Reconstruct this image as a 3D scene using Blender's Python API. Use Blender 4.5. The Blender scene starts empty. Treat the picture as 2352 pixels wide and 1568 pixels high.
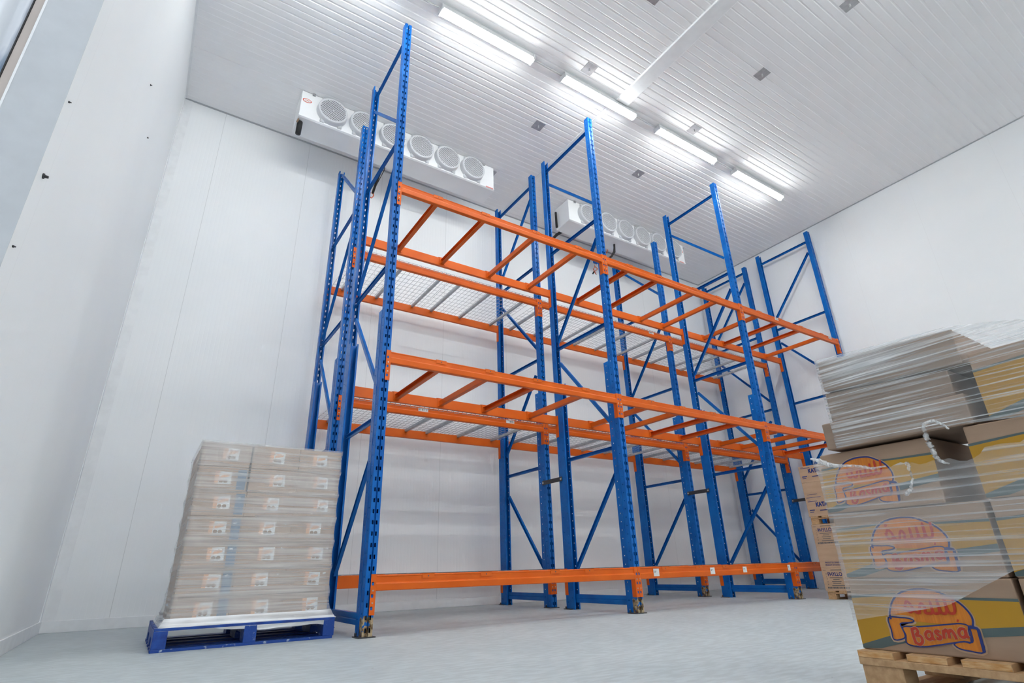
import bpy, math, random
from mathutils import Vector, Matrix

# ------------------------------------------------------------------ camera, world, exposure
sc = bpy.context.scene
COL = sc.collection
W, H = 2352, 1568
CAM = Vector((-1.5992, -4.5788, 0.4492))
YAW, PITCH, ROLL, FOC = 0.58358, 0.39748, -0.02788, 1248.64


def cam_axes():
    cy, sy, cp, sp = math.cos(YAW), math.sin(YAW), math.cos(PITCH), math.sin(PITCH)
    f = Vector((sy * cp, cy * cp, sp))
    r0 = Vector((cy, -sy, 0))
    u0 = r0.cross(f)
    r = math.cos(ROLL) * r0 + math.sin(ROLL) * u0
    u = -math.sin(ROLL) * r0 + math.cos(ROLL) * u0
    return r, u, f


cd = bpy.data.cameras.new('camera')
cam = bpy.data.objects.new('camera', cd)
COL.objects.link(cam)
cr, cu, cf = cam_axes()
m = Matrix.Identity(4)
for i in range(3):
    m[i][0], m[i][1], m[i][2], m[i][3] = cr[i], cu[i], -cf[i], CAM[i]
cam.matrix_world = m
cd.sensor_width = 36.0
cd.lens = FOC / W * 36.0
cd.clip_start = 0.05
cd.clip_end = 100
sc.camera = cam

world = bpy.data.worlds.new('world')
sc.world = world
world.use_nodes = True
wb = world.node_tree.nodes['Background']
wb.inputs['Color'].default_value = (0.80, 0.86, 0.95, 1)
wb.inputs['Strength'].default_value = 0.55

sc.view_settings.view_transform = 'Standard'
sc.view_settings.look = 'None'
sc.view_settings.gamma = 1.0
sc.view_settings.use_curve_mapping = False
sc.view_settings.exposure = 1.66
LAMP_STRENGTH = 27.0
try:
    sc.cycles.diffuse_bounces = 8
    sc.cycles.max_bounces = 18
    sc.cycles.adaptive_threshold = 0.04
    sc.cycles.use_light_tree = False
    sc.cycles.time_limit = 1100
    sc.cycles.transparent_max_bounces = 16
except Exception:
    pass

random.seed(7)
PI = math.pi

# ------------------------------------------------------------------ materials


def new_mat(name):
    mt = bpy.data.materials.new(name)
    mt.use_nodes = True
    nt = mt.node_tree
    return mt, nt, nt.nodes['Principled BSDF']


def node(nt, kind, **kw):
    n = nt.nodes.new(kind)
    for k, v in kw.items():
        setattr(n, k, v)
    return n


def noise_color(nt, bsdf, c1, c2, scale, stretch=(1, 1, 1), lo=0.35, hi=0.65, detail=4):
    tc = node(nt, 'ShaderNodeTexCoord')
    mp = node(nt, 'ShaderNodeMapping')
    mp.inputs['Scale'].default_value = stretch
    nz = node(nt, 'ShaderNodeTexNoise')
    nz.inputs['Scale'].default_value = scale
    nz.inputs['Detail'].default_value = detail
    rp = node(nt, 'ShaderNodeValToRGB')
    rp.color_ramp.elements[0].position = lo
    rp.color_ramp.elements[1].position = hi
    rp.color_ramp.elements[0].color = (*c1, 1)
    rp.color_ramp.elements[1].color = (*c2, 1)
    L = nt.links.new
    L(tc.outputs['Object'], mp.inputs['Vector'])
    L(mp.outputs['Vector'], nz.inputs['Vector'])
    L(nz.outputs['Fac'], rp.inputs['Fac'])
    L(rp.outputs['Color'], bsdf.inputs['Base Color'])
    return nz, rp, tc


def mat_noise(name, c1, c2, rough=0.5, metal=0.0, scale=6, stretch=(1, 1, 1), bump=0.0, lo=0.35, hi=0.65, spec=0.5, coat=0.0):
    mt, nt, b = new_mat(name)
    nz, rp, tc = noise_color(nt, b, c1, c2, scale, stretch, lo, hi)
    b.inputs['Roughness'].default_value = rough
    b.inputs['Metallic'].default_value = metal
    b.inputs['Specular IOR Level'].default_value = spec
    b.inputs['Coat Weight'].default_value = coat
    if bump:
        bp = node(nt, 'ShaderNodeBump')
        bp.inputs['Strength'].default_value = bump
        bp.inputs['Distance'].default_value = 0.01
        nt.links.new(nz.outputs['Fac'], bp.inputs['Height'])
        nt.links.new(bp.outputs['Normal'], b.inputs['Normal'])
    return mt


def mat_wear(name, base1, base2, worn1, worn2, top, rough=0.4):
    """painted steel whose paint is scraped off below the height `top`"""
    mt, nt, b = new_mat(name)
    L = nt.links.new
    nz, rp, tc = noise_color(nt, b, base1, base2, 5)
    n2 = node(nt, 'ShaderNodeTexNoise')
    n2.inputs['Scale'].default_value = 22
    n2.inputs['Detail'].default_value = 6
    L(tc.outputs['Object'], n2.inputs['Vector'])
    r2 = node(nt, 'ShaderNodeValToRGB')
    r2.color_ramp.elements[0].position = 0.4
    r2.color_ramp.elements[1].position = 0.6
    r2.color_ramp.elements[0].color = (*worn1, 1)
    r2.color_ramp.elements[1].color = (*worn2, 1)
    L(n2.outputs['Fac'], r2.inputs['Fac'])
    sp = node(nt, 'ShaderNodeSeparateXYZ')
    L(tc.outputs['Object'], sp.inputs['Vector'])
    a = node(nt, 'ShaderNodeMath', operation='MULTIPLY_ADD')
    L(n2.outputs['Fac'], a.inputs[0])
    a.inputs[1].default_value = 0.16
    L(sp.outputs['Z'], a.inputs[2])
    lt = node(nt, 'ShaderNodeMath', operation='LESS_THAN')
    L(a.outputs[0], lt.inputs[0])
    lt.inputs[1].default_value = top + 0.08
    gt = node(nt, 'ShaderNodeMath', operation='LESS_THAN')
    L(sp.outputs['Y'], gt.inputs[0])
    gt.inputs[1].default_value = 0.03
    n3 = node(nt, 'ShaderNodeTexNoise')
    n3.inputs['Scale'].default_value = 14
    L(tc.outputs['Object'], n3.inputs['Vector'])
    g3 = node(nt, 'ShaderNodeMath', operation='GREATER_THAN')
    L(n3.outputs['Fac'], g3.inputs[0])
    g3.inputs[1].default_value = 0.36
    mu = node(nt, 'ShaderNodeMath', operation='MULTIPLY')
    L(lt.outputs[0], mu.inputs[0])
    L(gt.outputs[0], mu.inputs[1])
    m3 = node(nt, 'ShaderNodeMath', operation='MULTIPLY')
    L(mu.outputs[0], m3.inputs[0])
    L(g3.outputs[0], m3.inputs[1])
    mx = node(nt, 'ShaderNodeMix', data_type='RGBA')
    L(m3.outputs[0], mx.inputs['Factor'])
    L(rp.outputs['Color'], mx.inputs['A'])
    L(r2.outputs['Color'], mx.inputs['B'])
    L(mx.outputs['Result'], b.inputs['Base Color'])
    b.inputs['Roughness'].default_value = rough
    b.inputs['Specular IOR Level'].default_value = 0.22
    return mt


def mat_plain(name, c, rough=0.5, metal=0.0, spec=0.5):
    j = 0.94
    return mat_noise(name, tuple(x * j for x in c), c, rough, metal, 9, spec=spec)


def mat_emit(name, c, s):
    mt, nt, b = new_mat(name)
    b.inputs['Base Color'].default_value = (0.9, 0.9, 0.9, 1)
    b.inputs['Emission Color'].default_value = (*c, 1)
    b.inputs['Emission Strength'].default_value = s
    return mt


def mat_wall(name, c, axis, seam0, pitch, rib=0.05, seam=0.7):
    """white insulated panel: fine vertical ribs and joints at every pitch"""
    mt, nt, b = new_mat(name)
    L = nt.links.new
    tc = node(nt, 'ShaderNodeTexCoord')
    sp = node(nt, 'ShaderNodeSeparateXYZ')
    L(tc.outputs['Object'], sp.inputs['Vector'])

    def groove(p, off, width):
        s = node(nt, 'ShaderNodeMath', operation='SUBTRACT')
        L(sp.outputs[axis], s.inputs[0])
        s.inputs[1].default_value = off - p * 40 - p / 2
        md = node(nt, 'ShaderNodeMath', operation='MODULO')
        L(s.outputs[0], md.inputs[0])
        md.inputs[1].default_value = p
        q = node(nt, 'ShaderNodeMath', operation='SUBTRACT')
        L(md.outputs[0], q.inputs[0])
        q.inputs[1].default_value = p / 2
        ab = node(nt, 'ShaderNodeMath', operation='ABSOLUTE')
        L(q.outputs[0], ab.inputs[0])
        mr = node(nt, 'ShaderNodeMapRange')
        L(ab.outputs[0], mr.inputs['Value'])
        mr.inputs['From Min'].default_value = 0
        mr.inputs['From Max'].default_value = width
        return mr
    g1 = groove(rib, seam0, 0.006)
    g2 = groove(pitch, seam0, 0.004)
    nz = node(nt, 'ShaderNodeTexNoise')
    nz.inputs['Scale'].default_value = 0.8
    nz.inputs['Detail'].default_value = 5
    L(tc.outputs['Object'], nz.inputs['Vector'])
    rp = node(nt, 'ShaderNodeValToRGB')
    rp.color_ramp.elements[0].position = 0.3
    rp.color_ramp.elements[1].position = 0.7
    rp.color_ramp.elements[0].color = (c[0] * .96, c[1] * .965, c[2] * .97, 1)
    rp.color_ramp.elements[1].color = (*c, 1)
    L(nz.outputs['Fac'], rp.inputs['Fac'])
    mx = node(nt, 'ShaderNodeMix', data_type='RGBA')
    L(g2.outputs['Result'], mx.inputs['Factor'])
    mx.inputs['A'].default_value = (c[0] * seam, c[1] * seam, c[2] * seam, 1)
    L(rp.outputs['Color'], mx.inputs['B'])
    L(mx.outputs['Result'], b.inputs['Base Color'])
    bp = node(nt, 'ShaderNodeBump')
    bp.inputs['Strength'].default_value = 0.25
    bp.inputs['Distance'].default_value = 0.002
    L(g1.outputs['Result'], bp.inputs['Height'])
    L(bp.outputs['Normal'], b.inputs['Normal'])
    b.inputs['Roughness'].default_value = 0.42
    b.inputs['Specular IOR Level'].default_value = 0.25
    return mt


def mat_film(name, base, lo_a, hi_a, stretch=(2.5, 2.5, 55), rough=0.22, bump=0.5, lo=0.42, hi=0.72, scale=1.0):
    """clear stretch film: streaks of milky white in otherwise clear film, with creases"""
    mt = bpy.data.materials.new(name)
    mt.use_nodes = True
    nt = mt.node_tree
    L = nt.links.new
    b = nt.nodes['Principled BSDF']
    out = nt.nodes['Material Output']
    b.inputs['Base Color'].default_value = (*base, 1)
    b.inputs['Roughness'].default_value = rough
    b.inputs['Specular IOR Level'].default_value = 0.8
    tr = node(nt, 'ShaderNodeBsdfTransparent')
    ms = node(nt, 'ShaderNodeMixShader')
    tc = node(nt, 'ShaderNodeTexCoord')
    mp = node(nt, 'ShaderNodeMapping')
    mp.inputs['Scale'].default_value = stretch
    nz = node(nt, 'ShaderNodeTexNoise')
    nz.inputs['Scale'].default_value = scale
    nz.inputs['Detail'].default_value = 5
    nz.inputs['Distortion'].default_value = 0.6
    L(tc.outputs['Object'], mp.inputs['Vector'])
    L(mp.outputs['Vector'], nz.inputs['Vector'])
    n2 = node(nt, 'ShaderNodeTexNoise')
    n2.inputs['Scale'].default_value = 2.6
    n2.inputs['Detail'].default_value = 2
    L(tc.outputs['Object'], n2.inputs['Vector'])
    ad = node(nt, 'ShaderNodeMath', operation='MULTIPLY_ADD')
    L(n2.outputs['Fac'], ad.inputs[0])
    ad.inputs[1].default_value = 0.35
    L(nz.outputs['Fac'], ad.inputs[2])
    mr = node(nt, 'ShaderNodeMapRange')
    L(ad.outputs[0], mr.inputs['Value'])
    mr.inputs['From Min'].default_value = lo + 0.17
    mr.inputs['From Max'].default_value = hi + 0.17
    mr.inputs['To Min'].default_value = lo_a
    mr.inputs['To Max'].default_value = hi_a
    L(mr.outputs['Result'], ms.inputs['Fac'])
    L(tr.outputs[0], ms.inputs[1])
    L(b.outputs[0], ms.inputs[2])
    L(ms.outputs[0], out.inputs['Surface'])
    bp = node(nt, 'ShaderNodeBump')
    bp.inputs['Strength'].default_value = bump
    bp.inputs['Distance'].default_value = 0.006
    L(nz.outputs['Fac'], bp.inputs['Height'])
    L(bp.outputs['Normal'], b.inputs['Normal'])
    return mt


B1, B2 = (0.002, 0.098, 0.39), (0.005, 0.145, 0.50)
M = {
    'blue': mat_noise('blue_paint', B1, B2, 0.24, 0, 3, spec=0.22),
    'blue_worn': mat_wear('blue_paint_worn', B1, B2, (0.10, 0.055, 0.02), (0.48, 0.38, 0.24), 0.145),
    'orange': mat_noise('orange_paint', (0.66, 0.105, 0.006), (0.73, 0.135, 0.012), 0.36, 0, 3, spec=0.25),
    'galv': mat_noise('galvanised_steel', (0.42, 0.44, 0.46), (0.52, 0.54, 0.56), 0.45, 0.35, 12),
    'wire': mat_noise('wire_steel', (0.28, 0.30, 0.32), (0.38, 0.40, 0.42), 0.4, 0.4, 12),
    'dark': mat_plain('dark_steel', (0.05, 0.05, 0.055), 0.45, 0.3),
    'black': mat_plain('black_rubber', (0.012, 0.012, 0.013), 0.6),
    'bolt': mat_plain('zinc_bolt', (0.6, 0.6, 0.6), 0.3, 0.7),
    'wall_x': mat_wall('white_panel_back', (0.885, 0.895, 0.90), 'X', -1.70, 1.22),
    'wall_y': mat_wall('white_panel_side', (0.885, 0.895, 0.90), 'Y', 0.60, 1.22, seam=0.92),
    'ceil': mat_noise('white_ceiling_panel', (0.88, 0.88, 0.885), (0.90, 0.90, 0.905), 0.4, 0, 0.7),
    'trim': mat_plain('white_trim', (0.86, 0.87, 0.88), 0.4),
    'trim_grey': mat_plain('grey_trim', (0.45, 0.47, 0.49), 0.4),
    'jamb': mat_plain('jamb_shade_grey', (0.54, 0.565, 0.59), 0.5),  # colour darkened to offset the strong rear light on this face
    'tan': mat_noise('tan_steel', (0.42, 0.37, 0.33), (0.50, 0.44, 0.40), 0.4, 0.2, 2),
    'casing': mat_noise('white_cooler_casing', (0.84, 0.85, 0.855), (0.88, 0.89, 0.895), 0.28, 0.0, 2),
    'shroud': mat_plain('white_fan_plastic', (0.64, 0.655, 0.68), 0.4),
    'fan_dark': mat_plain('fan_interior', (0.10, 0.105, 0.115), 0.6),
    'plate': mat_noise('grey_ceiling_plate', (0.40, 0.40, 0.41), (0.50, 0.50, 0.51), 0.35, 0.5, 20),
    'conduit': mat_plain('grey_conduit', (0.55, 0.56, 0.57), 0.4),
    'lamp_housing': mat_plain('grey_lamp_housing', (0.6, 0.61, 0.62), 0.4),
    'lamp': mat_emit('lamp_tube', (0.965, 1.0, 0.985), LAMP_STRENGTH),
    'lamp_boost': mat_emit('lamp_tube_boosted', (0.965, 1.0, 0.985), LAMP_STRENGTH * 1.75),  # output raised above the visible lamps to lift the low back wall
    'lamp_soft': mat_emit('lamp_diffuser', (0.965, 1.0, 0.985), 3.5),
    'kraft': mat_noise('kraft_board', (0.44, 0.29, 0.185), (0.50, 0.335, 0.22), 0.75, 0, 3, (1, 1, 6)),
    'kraft_dim': mat_noise('kraft_board_shaded', (0.31, 0.205, 0.14), (0.37, 0.25, 0.17), 0.75, 0, 3, (1, 1, 6)),  # kraft darkened to carry the weaker light on the foreground cartons
    'kraft_pale': mat_noise('pale_kraft_board', (0.41, 0.285, 0.205), (0.47, 0.335, 0.245), 0.75, 0, 3, (1, 1, 6)),
    'kraft_grey': mat_noise('brown_grey_board', (0.27, 0.19, 0.14), (0.33, 0.235, 0.175), 0.75, 0, 3, (1, 1, 6)),
    'wood': mat_noise('pine_wood', (0.40, 0.235, 0.11), (0.54, 0.34, 0.18), 0.7, 0, 3, (2, 14, 14), 0.15),
    'wood_end': mat_noise('pine_end_grain', (0.50, 0.24, 0.07), (0.64, 0.40, 0.20), 0.75, 0, 9, (1, 3, 14), 0.15),
    'blue_wood': mat_noise('blue_painted_wood', (0.002, 0.03, 0.22), (0.006, 0.07, 0.36), 0.45, 0, 18, (1, 1, 1), 0.25),
    'blue_wood_worn': mat_noise('blue_painted_wood_chipped', (0.003, 0.05, 0.29), (0.35, 0.42, 0.55), 0.5, 0, 26, (1, 1, 1), 0.25, 0.60, 0.70),
    'white_paper': mat_plain('white_paper', (0.78, 0.78, 0.77), 0.6),
    'grey_ink': mat_plain('grey_ink', (0.10, 0.10, 0.11), 0.7),
    'navy': mat_plain('navy_ink', (0.012, 0.028, 0.17), 0.65),
    'red': mat_plain('red_ink', (0.46, 0.03, 0.006), 0.6),
    'logo_orange': mat_noise('orange_ink', (0.54, 0.155, 0.008), (0.64, 0.21, 0.012), 0.6, 0, 3, (1, 40, 2)),  # darkened like the yellow, for the dimmer foreground
    'yellow': mat_noise('yellow_ink', (0.40, 0.205, 0.006), (0.46, 0.24, 0.010), 0.6, 0, 2),  # ink darkened to stand for less light in the foreground
    'slate': mat_plain('slate_green_ink', (0.085, 0.12, 0.12), 0.6),
    'orange_ink': mat_plain('peach_ink', (0.80, 0.46, 0.28), 0.6),
    'cookie': mat_plain('biscuit_brown', (0.30, 0.19, 0.12), 0.6),
    'blue_ink': mat_plain('blue_print', (0.15, 0.21, 0.30), 0.6),
    'badge_red': mat_plain('red_badge', (0.72, 0.05, 0.02), 0.4),
    'cable_orange': mat_plain('orange_cable', (0.75, 0.13, 0.03), 0.45),
    'film_a': mat_film('stretch_film_tight', (0.86, 0.88, 0.90), 0.27, 0.55, (1.0, 1.0, 42), 0.25, 0.2, 0.40, 0.74),
    'film_b': mat_film('stretch_film_streaked', (0.80, 0.81, 0.82), 0.12, 0.85, (1.2, 1.2, 95), 0.18, 0.8, 0.46, 0.70),
    'film_c': mat_film('stretch_film_loose', (0.84, 0.85, 0.87), 0.18, 0.58, (1.2, 1.2, 80), 0.18, 0.5, 0.46, 0.74),
    'film_hem': mat_film('stretch_film_hem', (0.88, 0.89, 0.91), 0.25, 0.95, (1.2, 1.2, 22), 0.2, 0.5, 0.36, 0.62),
    'film_knot': mat_film('stretch_film_bunched', (0.84, 0.85, 0.86), 0.25, 0.8, (60, 60, 30), 0.2, 0.9),
    'pvc': mat_noise('blue_tinted_pvc', (0.74, 0.77, 0.81), (0.13, 0.23, 0.36), 0.18, 0, 1.6, (5, 5, 0.9), 0.3, 0.50, 0.62),
}

# floor: pale grey epoxy with scuffs
mt, nt, b = new_mat('pale_grey_floor')
nz, rp, tc = noise_color(nt, b, (0.435, 0.485, 0.505), (0.505, 0.55, 0.565), 1.3, lo=0.3, hi=0.7, detail=8)
L = nt.links.new
n2 = node(nt, 'ShaderNodeTexNoise')
n2.inputs['Scale'].default_value = 14
n2.inputs['Detail'].default_value = 8
mp2 = node(nt, 'ShaderNodeMapping')
mp2.inputs['Scale'].default_value = (0.6, 2.2, 1)
mp2.inputs['Rotation'].default_value = (0, 0, 0.5)
L(tc.outputs['Object'], mp2.inputs['Vector'])
L(mp2.outputs['Vector'], n2.inputs['Vector'])
r2 = node(nt, 'ShaderNodeValToRGB')
r2.color_ramp.elements[0].position = 0.42
r2.color_ramp.elements[1].position = 0.6
r2.color_ramp.elements[0].color = (0.90, 0.90, 0.90, 1)
r2.color_ramp.elements[1].color = (1.06, 1.06, 1.06, 1)
L(n2.outputs['Fac'], r2.inputs['Fac'])
mx = node(nt, 'ShaderNodeMix', data_type='RGBA', blend_type='MULTIPLY')
mx.inputs['Factor'].default_value = 1
L(rp.outputs['Color'], mx.inputs['A'])
L(r2.outputs['Color'], mx.inputs['B'])
v = node(nt, 'ShaderNodeTexVoronoi')
v.inputs['Scale'].default_value = 4.5
L(tc.outputs['Object'], v.inputs['Vector'])
lt = node(nt, 'ShaderNodeMath', operation='LESS_THAN')
L(v.outputs['Distance'], lt.inputs[0])
lt.inputs[1].default_value = 0.028
m2 = node(nt, 'ShaderNodeMix', data_type='RGBA')
L(lt.outputs[0], m2.inputs['Factor'])
L(mx.outputs['Result'], m2.inputs['A'])
m2.inputs['B'].default_value = (0.22, 0.22, 0.22, 1)
L(m2.outputs['Result'], b.inputs['Base Color'])
b.inputs['Roughness'].default_value = 0.5
bp = node(nt, 'ShaderNodeBump')
bp.inputs['Strength'].default_value = 0.3
bp.inputs['Distance'].default_value = 0.004
L(n2.outputs['Fac'], bp.inputs['Height'])
L(bp.outputs['Normal'], b.inputs['Normal'])
M['floor'] = mt

# ------------------------------------------------------------------ mesh helpers


class MB:
    def __init__(s):
        s.v, s.f, s.mi = [], [], []

    def add(s, vs, fs, mi=0):
        o = len(s.v)
        s.v += [tuple(p) for p in vs]
        s.f += [tuple(i + o for i in f) for f in fs]
        s.mi += [mi] * len(fs)
        return s

    def box(s, x0, x1, y0, y1, z0, z1, mi=0):
        vs = [(x, y, z) for x in (x0, x1) for y in (y0, y1) for z in (z0, z1)]
        return s.add(vs, [(0, 1, 3, 2), (4, 6, 7, 5), (0, 4, 5, 1), (2, 3, 7, 6), (0, 2, 6, 4), (1, 5, 7, 3)], mi)

    def hexa(s, p, mi=0):
        """8 corners: bottom 4 then top 4"""
        return s.add(p, [(3, 2, 1, 0), (4, 5, 6, 7), (0, 1, 5, 4), (1, 2, 6, 5), (2, 3, 7, 6), (3, 0, 4, 7)], mi)

    def obox(s, c, ax, ay, az, mi=0):
        c, ax, ay, az = Vector(c), Vector(ax), Vector(ay), Vector(az)
        p = [c + sx * ax + sy * ay + sz * az for sz in (-1, 1) for sx, sy in ((-1, -1), (1, -1), (1, 1), (-1, 1))]
        return s.hexa(p, mi)

    def quad(s, a, b, c, d, mi=0):
        return s.add([a, b, c, d], [(0, 1, 2, 3)], mi)

    def prism(s, pts, fn, t0, t1, mi=0):
        """closed 2-D outline pts extruded: fn(u, v, t) -> xyz"""
        n = len(pts)
        vs = [fn(u, v, t0) for u, v in pts] + [fn(u, v, t1) for u, v in pts]
        fs = [tuple(range(n))[::-1], tuple(range(n, 2 * n))]
        fs += [(i, (i + 1) % n, n + (i + 1) % n, n + i) for i in range(n)]
        return s.add(vs, fs, mi)

    def tube(s, pts, r, n=8, mi=0, cap=True):
        pts = [Vector(p) for p in pts]
        rs = r if isinstance(r, (list, tuple)) else [r] * len(pts)
        vs, fs = [], []
        ref = None
        for i, p in enumerate(pts):
            d = (pts[min(i + 1, len(pts) - 1)] - pts[max(i - 1, 0)]).normalized()
            if ref is None:
                ref = Vector((0, 0, 1)) if abs(d.z) < 0.9 else Vector((1, 0, 0))
            a = d.cross(ref)
            if a.length < 1e-4:
                a = d.cross(Vector((0.3, 1, 0.2)))
            a.normalize()
            bb = d.cross(a).normalized()
            ref = -bb if False else ref
            for k in range(n):
                t = 2 * PI * k / n
                vs.append(p + rs[i] * (math.cos(t) * a + math.sin(t) * bb))
        for i in range(len(pts) - 1):
            for k in range(n):
                fs.append((i * n + k, i * n + (k + 1) % n, (i + 1) * n + (k + 1) % n, (i + 1) * n + k))
        if cap:
            fs.append(tuple(range(n))[::-1])
            fs.append(tuple(range((len(pts) - 1) * n, len(pts) * n)))
        return s.add(vs, fs, mi)

    def mesh(s, name, mats):
        me = bpy.data.meshes.new(name)
        me.from_pydata(s.v, [], s.f)
        for mm in (mats if isinstance(mats, (list, tuple)) else [mats]):
            me.materials.append(M[mm] if isinstance(mm, str) else mm)
        me.polygons.foreach_set('material_index', s.mi)
        me.update()
        return me

    def build(s, name, mats, parent=None, bevel=0.0, smooth=False, solid=0.0, loc=None):
        return obj(name, s.mesh(name, mats), parent, bevel, smooth, solid, loc)


def obj(name, me, parent=None, bevel=0.0, smooth=False, solid=0.0, loc=None):
    o = bpy.data.objects.new(name, me)
    COL.objects.link(o)
    if parent:
        o.parent = parent
    if loc:
        o.location = loc
    if solid:
        md = o.modifiers.new('thickness', 'SOLIDIFY')
        md.thickness = solid
        md.offset = 0
    if bevel:
        md = o.modifiers.new('bevel', 'BEVEL')
        md.width = bevel
        md.segments = 2
        md.limit_method = 'ANGLE'
        md.angle_limit = math.radians(40)
    if smooth:
        for p in me.polygons:
            p.use_smooth = True
    return o


def tag(o, label, cat, group=None):
    o['label'] = label
    o['category'] = cat
    if group:
        o['group'] = group
    return o


def empty(name, loc, label, cat, group=None):
    o = bpy.data.objects.new(name, None)
    o.empty_display_size = 0.1
    COL.objects.link(o)
    o.location = loc
    return tag(o, label, cat, group)


def struct(o):
    o['kind'] = 'structure'
    return o


def text_mesh(s, size, name, mat, parent, fn, thick=0.0, align='CENTER', squeeze=1.0):
    """flat lettering as mesh; fn(u, v) -> xyz in the parent's space"""
    cu = bpy.data.curves.new(name, 'FONT')
    cu.body = s
    cu.size = size
    cu.align_x = align
    cu.align_y = 'CENTER'
    cu.offset = thick
    t = bpy.data.objects.new(name, cu)
    COL.objects.link(t)
    dg = bpy.context.evaluated_depsgraph_get()
    me = bpy.data.meshes.new_from_object(t.evaluated_get(dg))
    COL.objects.unlink(t)
    bpy.data.objects.remove(t)
    bpy.data.curves.remove(cu)
    vs = [fn(v.co.x * squeeze, v.co.y) for v in me.vertices]
    fs = [tuple(p.vertices) for p in me.polygons]
    bpy.data.meshes.remove(me)
    mb = MB()
    mb.add(vs, fs)
    return mb.build(name, mat, parent)


# ------------------------------------------------------------------ layout numbers (metres)
XS = [0.0, 2.905, 5.812, 8.752]          # upright lines
D, GAP = 1.113, 0.376                    # frame depth, gap between the rows
YF, YB = 0.0, D + GAP                    # front faces of the two rows
ZL = [0.439, 2.354, 4.290]               # beam tops, front row
ZB = [0.439, 2.325, 4.290]               # beam tops, back row
XL, XR, YW, ZC, YN = -2.245, 8.90, 2.852, 6.854, -9.2
ORD4 = ['leftmost', 'second from the left', 'third from the left', 'rightmost']
LEV = ['bottom', 'middle', 'top']
BAY = ['left', 'middle', 'right']

# ------------------------------------------------------------------ setting
# floor
o = MB().box(-4.6, 9.3, YN - .2, 3.2, -0.12, 0).build('floor', 'floor')
struct(o)
# ceiling with ribs running along x
PITCH_P = 1.22
rib = PITCH_P / 12
ys, zs = [], []
y = 0.60 - PITCH_P * 8.2
k = 0
start = 0.60 - PITCH_P * 9
pts = [(YN - .2, ZC + 0.15)]
n = 0
yy = start
while yy < YW + 0.2:
    seam = (n % 12 == 0)
    w, dp = (0.012, 0.010) if seam else (0.016, 0.0045)
    if yy - w > YN:
        pts += [(yy - w, ZC), (yy - w * .45, ZC + dp), (yy + w * .45, ZC + dp), (yy + w, ZC)]
    yy += rib
    n += 1
pts = [(YN - .2, ZC)] + pts[1:] + [(YW + .2, ZC)]
mb = MB()
vs = []
for (a, c) in pts:
    vs += [(-2.6, a, c), (9.1, a, c)]
mb.add(vs, [(2 * i, 2 * i + 1, 2 * i + 3, 2 * i + 2) for i in range(len(pts) - 1)])
mb.box(-2.6, 9.1, YN - .2, YW + .2, ZC + .03, ZC + .2)
struct(mb.build('ceiling', 'ceil'))
# walls
struct(MB().box(-2.6, 9.1, YW, YW + .15, 0, ZC + .1).build('wall_back', 'wall_x'))
struct(MB().box(XR, XR + .15, YN, YW, 0, ZC + .1).build('wall_right', 'wall_y'))
struct(MB().box(-2.6, 9.1, YN - .15, YN, 0, ZC + .1).build('wall_front', 'wall_x'))
mb = MB()
mb.box(XL - .185, XL, -2.0, YW, 0, ZC + .1)
mb.box(XL - .185, XL, -4.4, -2.0, 4.4, ZC + .1)
mb.box(XL - .185, XL, YN, -4.4, 0, ZC + .1)
struct(mb.build('wall_left', 'wall_y'))
# doorway frame in the left wall (steel edging on the far face of the panel)
mb = MB()
mb.box(XL - .222, XL - .189, -2.0, -1.93, 0, 4.48)
mb.box(XL - .222, XL - .189, -4.48, -4.4, 0, 4.48)
mb.box(XL - .222, XL - .189, -4.4, -2.0, 4.4, 4.48)
struct(MB().box(XL - .1848, XL - .0002, -2.003, -1.9999, 0, 4.4).build('jamb_shade_skin', 'jamb'))  # thin skin over the panel end, holding the shade colour
dfr = struct(mb.build('door_1', 'tan', bevel=.002))
MB().box(XL - .190, XL - .182, -2.006, -1.99, 0, 4.4).build('edge_bead', 'trim', dfr)
MB().box(XL - .2275, XL - .2225, -2.002, -1.94, 0, 4.4).build('dark_gap_strip', 'black', dfr)  # thin black strip where the dark gap runs
# strip curtain pushed aside in the doorway
cur = empty('strip_curtain', (XL - .25, -1.93, 0), 'blue tinted plastic strip curtain hanging beside the doorway edge', 'curtain')
MB().box(-1.25, 0.01, -.02, .02, 4.28, 4.33).build('hanging_rail', 'bolt', cur)
for i in range(6):
    x1 = 0.0 - i * .2
    mb = MB()
    nn = 10
    vs = []
    for j in range(nn + 1):
        x = x1 - j * .24 / nn
        yv = 0.03 * (i % 2) + 0.012 * math.sin(j * 1.3 + i)
        vs += [(x, yv, 0.03), (x, yv + .01 * math.sin(j + i), 2.2), (x, 0.03 * (i % 2), 4.3)]
    fs = []
    for j in range(nn):
        for r_ in range(2):
            fs.append((3 * j + r_, 3 * j + r_ + 1, 3 * j + r_ + 4, 3 * j + r_ + 3))
    mb.add(vs, fs)
    mb.build('strip', 'pvc', cur, smooth=True, solid=.003)
# outside the doorway: the neighbouring room's wall
struct(MB().box(-4.6, -4.45, -7, 1.0, 0, 5).build('wall_outside', 'trim'))
# base kerbs
struct(MB().box(XL, XR, YW - .012, YW, 0, .107).build('baseboard_back', 'trim', bevel=.004))
struct(MB().box(XR - .012, XR, YN, YW - .012, 0, .107).build('baseboard_right', 'trim', bevel=.004))
struct(MB().box(XL, XL + .012, -2.0, YW - .012, 0, .107).build('baseboard_left', 'trim', bevel=.004))
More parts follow.
